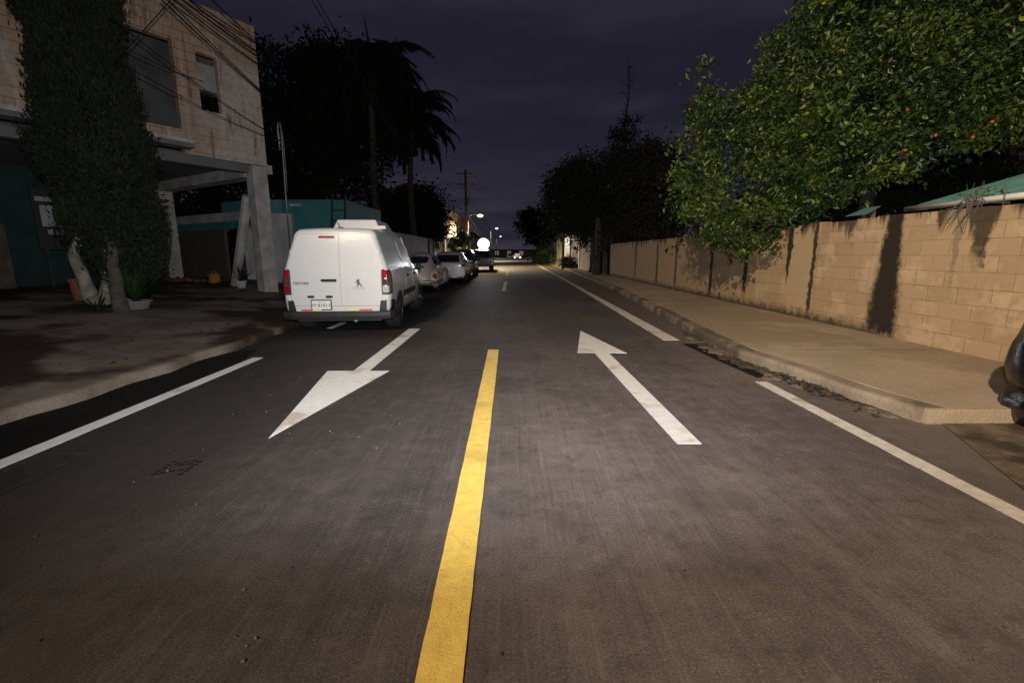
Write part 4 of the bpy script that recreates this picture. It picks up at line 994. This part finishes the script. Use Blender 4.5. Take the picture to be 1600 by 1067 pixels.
# palms and dark trees behind the left-hand walls
def palm(name, base, top, nf, fl, label, spear=0, group=None):
    o = empty(name, base); T(o, label, 'palm tree', group); h = top-base[2]
    tk = MB(); tk.tube([(0.06*math.sin(i*.9), .05*math.cos(i*1.1), h*i/10) for i in range(11)], [.24-.09*i/10 for i in range(11)], 12); tk.build('trunk', M['bark'], o, smooth=True)
    mb = MB(); rc = MB()
    for i in range(nf):
        a = 2*math.pi*i/nf*2.4 + random.uniform(-.2,.2); el = random.uniform(-.35,1.25) if i > 2 else 1.4
        l = fl*random.uniform(.8,1.1); dr = Vector((math.cos(a), math.sin(a), 0)); p = Vector((0,0,h)); pts = [p.copy()]; e = el
        for k in range(12):
            p = p + (dr*math.cos(e) + Vector((0,0,math.sin(e))))*l/12; e -= .16*(1.2 if el > .3 else .7); pts.append(p.copy())
        rc.tube(pts, [.03*(1-k/13) for k in range(13)], 4, cap=False); sd = dr.cross(Vector((0,0,1)))
        for k in range(2, 49):
            t = k/48*12; q = pts[int(min(t,11.99))].lerp(pts[min(12,int(t)+1)], t-int(t)); tan = (pts[min(12,int(t)+1)]-pts[int(min(t,11.99))]).normalized()
            ll = .75*math.sin(min(1,k/40)*math.pi*.85+.25)*fl/3
            for s in (-1,1):
                d = (sd*s*.85 + tan*.55 + Vector((0,0,-.35+random.uniform(-.25,.2)))).normalized()*ll*random.uniform(.8,1.1); wv = tan*.055
                n0 = len(mb.v); mb.v += [tuple(q-wv), tuple(q+wv), tuple(q+d*.6+wv*.8), tuple(q+d), tuple(q+d*.6-wv*.8)]; mb.f.append((n0,n0+1,n0+2,n0+3,n0+4))
    if spear: rc.tube([(0,0,h),(.05,0,h+spear*.6),(-.1,0,h+spear)], [.10,.07,.01], 6)
    c = mb.build('crown', M['leaf_dark'], o); rc.build('rachis', M['bark_dark'], c)
    return o
b = P(588,330,26); palm('palm_tree', (b.x, 26, 0), P(590,122,26).z, 64, 4.2, 'taller palm silhouette with an upright spear, behind the teal shed', 3.0)
b = P(644,330,30); palm('palm_tree', (b.x, 30, 0), P(645,185,30).z, 52, 4.0, 'lower palm with drooping fronds behind the whitewashed wall')
DL = 'dark trees behind the left-hand buildings'
tree('dark_tree', 'big black tree mass between the block house and the palms', 'tree', (-13,27,0), (-13,27,4), px((440,130,27,2.0),(475,170,27,2.6),(520,130,28,2.2),(520,200,27,2.4),(450,230,26,2.4),(490,260,26,2.6),(560,130,28,1.8),(560,200,28,1.8),(550,270,27,2.0),(430,300,26,2.0),(580,300,27,1.3),(500,105,28,1.5),(610,150,28,1.3),(600,230,29,1.0),(300,310,25,1.6),(350,300,25,1.8),(390,310,25,1.6),(250,330,25,1.6),(330,345,25,1.5)), 36000, .15, .42, M['leaf_dark'], M['bark_dark'], .35, DL)
for (a, b_, Y, h) in ((496,62,27,1.6),(428,78,26.5,1.0)):
    pass
tree('dark_tree', 'round black tree behind the whitewashed wall, right of the lower palm', 'tree', (-7.6,36,0), (-7.6,36,2), px((650,330,36,1.8),(664,322,36,1.7),(630,335,35,1.6),(615,350,34,1.3),(676,340,37,1.0),(655,355,36,1.8),(668,350,36,1.6)), 16000, .14, .34, M['leaf_dark'], M['bark_dark'], .22, DL)
tree('street_tree', 'small tree in front of the pale two-storey house, lit from one side', 'tree', (-5.25,41,.1), (-5.25,41,1.4), px((708,381,41,.5),(718,374,41,.5),(729,380,41,.5),(716,386,41,.5),(724,368,41,.35)), 2200, .11, .18, M['leaf_far'], M['bark'], .08, per=20, twigs=20)
# hedge and little palm by the far right kerb
hd_ = MB(); foliage(hd_, [(4.6,60+i*3.0,1.0+.3*math.sin(i),1.25) for i in range(7)] + [(4.4,62,2.2,1.0),(4.9,70,2.6,1.2)], 5200, .16, .26, 26)
T(hd_.build('hedge', M['leaf_far'], loc=(4.6,66,0)), 'dark green hedge along the far right kerb beyond the pillared house', 'hedge')

# ------------------------------------------------------------------ right-hand wall, roof, bags, houses
mb = MB(); ylist = [3.95]
while ylist[-1] < 27: ylist.append(ylist[-1]+.43)
for i, y in enumerate(ylist[:-1]):
    mb.box(5.75, y, -.02, 5.92, y+.43, 1.95 + random.uniform(-.014,.014) - (.01 if y > 9.5 else 0))
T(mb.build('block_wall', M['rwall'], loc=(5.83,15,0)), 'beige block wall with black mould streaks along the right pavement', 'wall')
rf = empty('lean_to_roof', (6.0,3.6,0)); T(rf, 'teal sheet roof with white gutter showing above the right wall', 'roof')
mb = MB(); n = 44
vs = []; fs = []
for j in range(n+1):
    y = 3.45*j/n; dz = .018*math.cos(j*2.2)
    vs += [(-.02,y,2.075+dz),(2.7,y,2.88+dz),(-.02,y,2.06+dz),(2.7,y,2.865+dz)]
for j in range(n): q = 4*j; fs += [(q,q+1,q+5,q+4),(q+2,q+6,q+7,q+3),(q,q+4,q+6,q+2),(q+1,q+3,q+7,q+5)]
MB().add(vs, fs).build('sheet', M['roof_sheet'], rf)
MB().tube([(-.07,-.2,2.05),(-.07,3.5,2.04)], .042, 10).build('gutter', M['pvc'], rf, smooth=True)
for y in (.1,3.3): MB().box(2.5,y,0,2.6,y+.1,2.76).build('post', M['wood'], rf)
r2 = empty('awning', (6.1,8.1,0)); T(r2, 'small piece of teal sheet visible below the orange tree branches', 'awning')
MB().add([(0,0,2.06),(.3,.1,2.2),(.3,.45,2.2),(0,.5,2.06),(0,0,2.05),(.3,.1,2.19),(.3,.45,2.19),(0,.5,2.05)],[(0,1,2,3),(7,6,5,4),(0,4,5,1),(1,5,6,2),(2,6,7,3),(3,7,4,0)]).build('sheet', M['roof_sheet'], r2)
for y in (.15,.36): MB().box(.22,y,0,.27,y+.05,2.15).build('post', M['wood'], r2)
vn = MB()
for k in range(4):
    y = 5.95+random.gauss(0,.07); pts = [Vector((5.86,y,2.02))]
    for i in range(7): pts.append(pts[-1]+Vector((-.02-.012*i*random.random(), random.gauss(0,.025), .05-.028*i)))
    vn.tube(pts, [.009]*7+[.003], 4)
for k in range(5):
    y = 5.9+random.gauss(0,.1); vn.tube([(5.74,y,2.0),(5.735,y+random.gauss(0,.04),1.85),(5.735,y+random.gauss(0,.07),1.65)], [.006,.004,.002], 4)
for k in range(5):
    y = 5.9+random.gauss(0,.12); vn.tube([(5.82,y,1.95),(5.8,y+random.gauss(0,.04),2.12),(5.8,y+random.gauss(0,.06),2.26)], [.006,.004,.002], 4)
vn.tube([(5.84,5.55,1.97),(5.86,5.8,2.0),(5.83,6.0,1.98),(5.85,6.35,1.97)], .009, 5)
v_ = empty('dry_vine', (5.84,5.95,1.95)); T(v_, 'dry vine twigs over the top of the block wall, in front of the teal roof', 'vine')
for i in range(len(vn.v)): vn.v[i] = (vn.v[i][0]-5.84, vn.v[i][1]-5.95, vn.v[i][2]-1.95)
vn.build('twigs', M['bark'], v_); lf = MB(); foliage(lf, [(0,0,.25,.22),(-.03,.1,.02,.12)], 70, .03, .08, 10); lf.build('leaves', M['leaf_orange'], v_)

def bag(name, loc, r, h, label, seed, lean=(0,0)):
    rnd = random.Random(seed); mb = MB(); n = 40; prof = [(.55,0),(.9,.03),(1.0,.15),(1.02,.35),(.95,.55),(.80,.72),(.55,.85),(.24,.92),(.12,.95),(.2,1.02),(.26,1.06)]
    ph = [rnd.uniform(0,6.28) for _ in range(6)]; vs = []; fs = []
    P2 = []
    for (a0,b0),(a1,b1) in zip(prof, prof[1:]):
        for t in (0,.33,.66): P2.append((a0+(a1-a0)*t, b0+(b1-b0)*t))
    P2.append(prof[-1])
    for i, (q, z) in enumerate(P2):
        for k in range(n):
            t = 2*math.pi*k/n
            f = 1 + .03*math.sin(3*t+ph[0]+z*2) + .022*math.sin(7*t+ph[1]+z*4) + .018*math.sin(13*t+ph[2]-z*6) + .012*math.sin(z*15+ph[3]+2*t) + rnd.uniform(-.004,.004)
            rad = r*q*f; vs.append((rad*math.cos(t)+lean[0]*z, rad*math.sin(t)+lean[1]*z, z*h*(1+.03*math.sin(2*t+ph[4])) if i else 0))
    for i in range(len(P2)-1):
        for k in range(n): fs.append((i*n+k, i*n+(k+1)%n, (i+1)*n+(k+1)%n, (i+1)*n+k))
    fs.append(tuple(range(n-1,-1,-1)))
    o = mb.add(vs, fs).build(name, M['black_plastic'], smooth=True); o.location = loc; return T(o, label, 'garbage bag', 'black garbage bags')
bag('garbage_bag', (4.48,3.42,.012), .42, .48, 'black garbage bag lying lowest on the driveway at the right edge', 3)
bag('garbage_bag', (4.44,3.50,.30), .38, .98, 'black garbage bag standing on top of the lower bag at the right edge', 5, (.20,.05))
bag('garbage_bag', (5.05,3.30,.012), .42, .60, 'black garbage bag mostly outside the right edge of the frame', 9)

# gate, brown wall and pillared house farther along the right pavement
gt = empty('iron_gate', (5.8,27.1,.12)); T(gt, 'dark sheet iron gate after the end of the block wall', 'gate')
MB().box(0,0,0,.05,5.6,2.2).build('leaf', M['gate_dark'], gt)
for y in (-.02,2.7,5.5): MB().box(-.06,y,0,.09,y+.12,2.35).build('post', M['gate_dark'], gt)
o = MB().box(5.75,32.9,0,5.95,39.0,2.35).build('brown_wall', M['beige_wall'], loc=(5.85,36,0)); T(o, 'plain brown rendered wall between the iron gate and the pillared house', 'wall')
ph = empty('pillared_house', (5.75,39.2,.1)); T(ph, 'low pale house front with white pillars and grilles by the far right pavement', 'house')
MB().box(1.6,0,0,1.8,30,3.1).build('wall', M['beige_wall'], ph); MB().box(-.2,-.1,3.1,2.0,30,3.3).build('roof', M['cement_dark'], ph)
for y,wd in ((.4,.35),(5.0,.45),(11.0,.5),(20,.5),(29,.5)): MB().box(-.02,y,0,wd-.02,y+wd,3.1).build('pillar', M['pillar_white'], ph)
gr = MB()
for i in range(34): gr.box(.1,12+.24*i,.1,.13,12.03+.24*i,2.6)
for z in (.1,.9,1.7,2.6): gr.box(.09,11.6,z,.14,20,z+.04)
gr.build('grille', M['white_wall'], ph)
MB().box(0,21,0,.2,28.9,1.3).build('front_wall', M['white_wall'], ph)
bs_ = MB(); foliage(bs_, [(5.3,40.8,.5,.55),(5.3,42.2,.55,.6),(5.35,43.4,.5,.5),(5.3,44.8,.6,.6),(5.3,46.2,.5,.5)], 2600, .09, .16, 20)
T(bs_.build('bush', M['leaf_dark'], loc=(5.3,43.4,.1)), 'row of low black bushes in front of the white pillars', 'bush')
lb_ = MB().ball((.6,2.2,2.75), .10,.10,.08).build('porch_lamp', M['lamp_white'], ph, smooth=True)
light('porch_light', 'POINT', (6.35,41.4,2.65), 70, (1,.93,.82), shadow_soft_size=.1); light('porch_light', 'POINT', (6.35,49.0,2.65), 70, (1,.93,.82), shadow_soft_size=.1)
MB().ball((.6,9.8,2.75), .10,.10,.08).build('porch_lamp', M['lamp_white'], ph, smooth=True)
ps = MB().tube([(4.75,43,0),(4.75,43,7.6)], [.13,.09], 10).build('utility_post', M['bark_dark'], loc=(4.75,43,0), smooth=True); T(ps, 'dark post at the right kerb in front of the pillared house', 'post')
for lx, ly, r_, lb in ((5.2,28.6,.26,'nearer dark trunk on the pavement in front of the iron gate'),(5.5,31.8,.2,'farther dark trunk on the pavement in front of the iron gate')):
    tk = MB(); limb(tk,(0,0,0),(.1,.2,3.4),r_,r_*.7,.03,9)
    o = tk.build('tree_trunk', M['bark_dark'], smooth=True); o.location = (lx,ly,.1); T(o, lb, 'tree trunk', 'trunks in front of the iron gate')

# left: teal shed, ladder, white wall, houses beyond
ts = empty('teal_shed', (-6.0,16.8,0)); T(ts, 'flat-roofed teal building behind the white van', 'shed')
MB().box(-3.4,0,0,0,.12,3.27).build('front_wall', M['teal'], ts); MB().box(-.12,.12,0,0,4.75,3.30).build('side_wall', M['teal'], ts)
MB().box(-2.62,-.35,0,-2.0,-.003,3.22).build('pier', M['teal_pale'], ts); MB().box(-3.4,.12,3.1,-.12,4.7,3.2).build('roof', M['cement_dark'], ts)
MB().box(-1.9,-.03,3.05,-1.5,-.003,3.13).build('vent_cap', M['white_wall'], ts)
ld_ = empty('ladder', (-6.1,16.3,.1)); T(ld_, 'dark ladder leaning on the teal shed above the van roof', 'ladder')
for x in (-.23,.23): MB().tube([(x,-.35,0),(x,.42,3.35)], .035, 6).build('rail', M['iron'], ld_)
for i in range(9): MB().tube([(-.23,-.35+.77*(i+.5)/9,3.35*(i+.5)/9),(.23,-.35+.77*(i+.5)/9,3.35*(i+.5)/9)], .022, 6).build('rung', M['iron'], ld_)
o = MB().box(-6.15,21.6,0,-6.0,39.5,2.48).build('white_wall', M['white_wall'], loc=(-6.07,30,0)); T(o, 'long whitewashed wall on the left behind the parked cars', 'wall')
gp = empty('gate_posts', (-6.0,33.5,.1)); T(gp, 'dark wooden gate set in the whitewashed wall', 'gate')
MB().box(0,0,0,.06,1.6,2.3).build('leaf', M['wood'], gp); MB().box(0,-.15,0,.1,0,2.4).build('post', M['wood'], gp); MB().box(0,1.6,0,.1,1.75,2.4).build('post', M['wood'], gp)
ch = empty('pale_house', (-6.2,43,0)); T(ch, 'pale two-storey house on the left catching warm lamp light', 'house')
MB().box(-7,0,0,0,22,5.5).build('wall', M['house_cream'], ch)
MB().prism([(-7.3,5.5),(.35,5.5),(-1.2,6.7),(-3.5,7.6),(-5.8,6.7)], -.3, 22.3, Matrix(((1,0,0,0),(0,0,1,0),(0,1,0,0),(0,0,0,1)))).build('roof', M['cement_dark'], ch)
for y in (3,9,15):
    fw_ = MB().box(-.02,y,3.3,.05,y+1.8,4.8).build('window', M['wood'], ch); MB().box(.03,y+.12,3.42,.06,y+1.68,4.68).build('pane', M['win_warm'] if y == 3 else M['glass'], fw_)
MB().box(0,1,2.75,1.0,8,2.9).build('balcony', M['house_cream'], ch)
lh = empty('far_house', (-6.0,68,0)); T(lh, 'low dark house beyond the pale two-storey house', 'house')
MB().box(-7,0,0,0,40,4.2).build('wall', M['house_cream'], lh); MB().box(-7.2,-.2,4.2,.5,40.2,4.5).build('roof', M['cement_dark'], lh)
for y in (4,14,26): MB().box(-.02,y,.1,.04,y+1.2,2.2).build('door', M['wood'], lh)
eh = empty('end_house', (-10,190,0)); T(eh, 'low houses closing the far end of the street', 'house')
MB().box(0,0,0,20,8,2.9).build('wall', M['house_cream'], eh); MB().box(-.5,-.5,2.9,20.5,8.5,3.2).build('roof', M['cement_dark'], eh)
for x in (3,8,13): MB().box(x,-.06,1,x+1.6,.01,2.6).build('window', M['win_warm'], eh)

# conduit with hooked top beside the house corner
p0 = P(450,360,14.6)
cd = MB().tube([P(452,372,14.6), P(446,300,14.6), P(440,215,14.6), P(438,195,14.6), P(434,190,14.6), P(434,200,14.6), P(437,235,14.6)], .022, 8)
cd.tube([P(436,195,14.62), P(441,205,14.62), P(444,235,14.62), P(446,262,14.62), P(449,300,14.62)], .012, 6)
cd.tube([P(452,372,14.6), P(458,470,14.6)], .022, 8)
T(cd.build('service_conduit', M['galv'], loc=(p0.x,14.6,0), smooth=True), 'thin grey service conduit with a hooked top beside the block house corner', 'conduit')

# utility pole, cables, street lamps
up = empty('utility_pole', (-5.35,55,0)); T(up, 'concrete utility pole with two crossarms in front of the pale house', 'utility pole')
MB().tube([(0,0,0),(0,0,10.9)], [.20,.12], 10).build('pole', M['bark'], up, smooth=True)
for z in (9.2,10.4): MB().box(-1.15,-.06,z,1.15,.06,z+.12).build('crossarm', M['wood'], up)
tf = MB().lathe([(.22,0),(.26,.05),(.26,.75),(.2,.8)], 12, Matrix.Translation((.1,-.42,6.9))); tf.build('transformer', M['iron'], up)
def cable(pts, r, label, group, mat='cable', sag=0):
    a, b = Vector(pts[0]), Vector(pts[-1])
    if len(pts) == 2:
        q = [a.lerp(b, i/16) - Vector((0,0,sag*4*(i/16)*(1-i/16))) for i in range(17)]
    else: q = pts
    o = MB().tube(q, r, 6).build('overhead_cable', M[mat], smooth=True, loc=tuple(a))
    return T(o, label, 'cable', group)
CB = 'overhead cables in front of the block house'
for i, (x0,y0,x1,y1,r) in enumerate(((318,-12,424,84,.012),(283,-10,411,73,.011),(280,-11,411,87,.013),(268,-13,412,94,.011),(258,-10,413,107,.012),(255,-6,417,150,.010),(250,-2,418,153,.010))):
    A = P(x0,y0,8.0); B = P(x1,y1,12.5); C_ = B + (B-A)*.12
    cable([A, C_], r, 'black overhead cable of the bundle slanting across the block house roof corner', CB, sag=.03)
CC = 'thin cables over the upper windows'
for (x0,y0,x1,y1) in ((165,22,417,205),(183,95,418,214),(170,60,320,128)):
    cable([P(x0,y0,8.0), P(x1,y1,12.4)], .008, 'thin dark cable sagging across the upper windows of the block house', CC, sag=.08)
cable([P(275,-8,8.2), P(160,120,8.4)], .009, 'dark cable running down from the bundle into the column tree', None, sag=.0)
for d in (0, 9): cable([P(478+d,-15,8), P(640+d*.4,240,40)], .010, 'faint pair of cables crossing the sky toward the palms', 'pair of cables over the palms', sag=.25)
cable([P(1413,-10,7), P(1398,70,8.5)], .006, 'thin cable hanging down in front of the orange tree', None, sag=.02)
for z, x in ((10.5,-1.1),(10.5,1.1),(9.3,0)):
    cable([(-5.35+x,55,z), (-5.6+x*.9,140,z-1)], .02, 'cable running along the street from the crossarm pole', 'cables from the crossarm pole', sag=.9)
for z in (6.2,5.6): cable([(-5.3,54.8,z), (-3.2,60,z-2.4)], .035, 'pale slack cable below the crossarm pole', 'pale slack cables', 'cable_pale', sag=.6)
cable([(4.75,43,4.9), (7.6,36,4.3)], .02, 'pale cable sagging between the dark post and the trees on the right', None, 'cable_pale', sag=.35)
cable([(4.75,43,5.2), (2.9,80,3.7)], .02, 'pale cable from the dark post toward the far end of the street', None, 'cable_pale', sag=.5)
LG = 'street lamps along the left side'
def street_lamp(x, y, z, warm, label, power):
    o = empty('street_lamp', (x-1.3, y, 0)); T(o, label, 'street lamp', LG)
    MB().tube([(0,0,0),(0,0,z)], [.11,.07], 8).build('post', M['gate_dark'], o, smooth=True)
    MB().tube([(0,0,z-.1),(.6,0,z+.12),(1.1,0,z+.10)], .04, 6).build('arm', M['galv'], o, smooth=True)
    hd = MB().ball((1.3,0,z+.08), .42,.20,.12, 10, 6).build('lamp_head', M['galv'], o, smooth=True)
    MB().ball((1.32,0,z+.0), .32,.26,.17, 12, 8).build('lamp_glass', M['lamp_warm' if warm else 'lamp_white'], hd, smooth=True)
    l = light('street_lamp_light', 'SPOT', (x, y-.2, z-.25), power, (1,.74,.38) if warm else (1,.9,.7), shadow_soft_size=.2, spot_size=R(165), spot_blend=.5)
q = P(750,337,50); street_lamp(q.x, 50, q.z, True, 'nearest warm yellow street lamp, above the light tower', 10500)
q = P(776,357,100); street_lamp(q.x, 100, q.z, False, 'second pale street lamp farther down the street', 9000)
q = P(782,369.5,150); street_lamp(q.x, 150, q.z, False, 'third and farthest street lamp, smallest of the row', 3000)

# far traffic
make_car('distant_car', (-.4,118,0), 0, M['car_grey'], 'distant car with lit red tail lamps at the end of the street', 'car', hatch, 1.7, .86, [(-.58,1.0),(.58,1.0),(.50,1.34),(-.50,1.34)], 1.46, lens='tail_on')
make_car('distant_car', (1.2,104,0), math.pi, M['car_grey'], 'distant car with bright headlamps facing down the street', 'car', hatch, 1.7, .86, [(-.58,1.0),(.58,1.0),(.50,1.34),(-.50,1.34)], 1.46)
hl = bpy.data.objects['distant_car.001']
for s in (-1,1): MB().ball((s*.6,4.02,.62), .16,.06,.12, 10, 6).build('headlamp', M['lamp_white'], hl, smooth=True)
mc = empty('motorcycle', (3.0,86,0), R(80)); T(mc, 'dark motorcycle parked near the far end of the hedge', 'motorcycle')
for x in (-.65,.65):
    MB().tube([(x+.30*math.cos(a),0,.31+.30*math.sin(a)) for a in [2*math.pi*i/20 for i in range(21)]], .05, 6).build('wheel', M['rubber'], mc)
MB().tube([(-.65,0,.31),(-.2,0,.55),(.3,0,.6),(.65,0,.31)], .06, 6).build('frame', M['iron'], mc); MB().ball((.15,0,.82), .28,.13,.14).build('tank', M['red_lens'], mc, smooth=True)
MB().box(-.6,-.12,.78,-.05,.12,.88).build('seat', M['ink'], mc, bevel=.03); MB().tube([(.65,0,.31),(.45,0,1.0),(.35,-.35,1.08),(.45,0,1.0),(.35,.35,1.08)], .025, 6).build('handlebar', M['galv'], mc)
MB().ball((.55,0,.9), .06,.1,.1).build('headlamp', M['clear_lens'], mc, smooth=True)

# ------------------------------------------------------------------ view
vs_ = scene.view_settings; vs_.view_transform = 'Standard'; vs_.look = 'None'; vs_.exposure = 0; vs_.gamma = 1
scene.cycles.max_bounces = 6; scene.cycles.sample_clamp_indirect = 4; scene.cycles.use_denoising = True
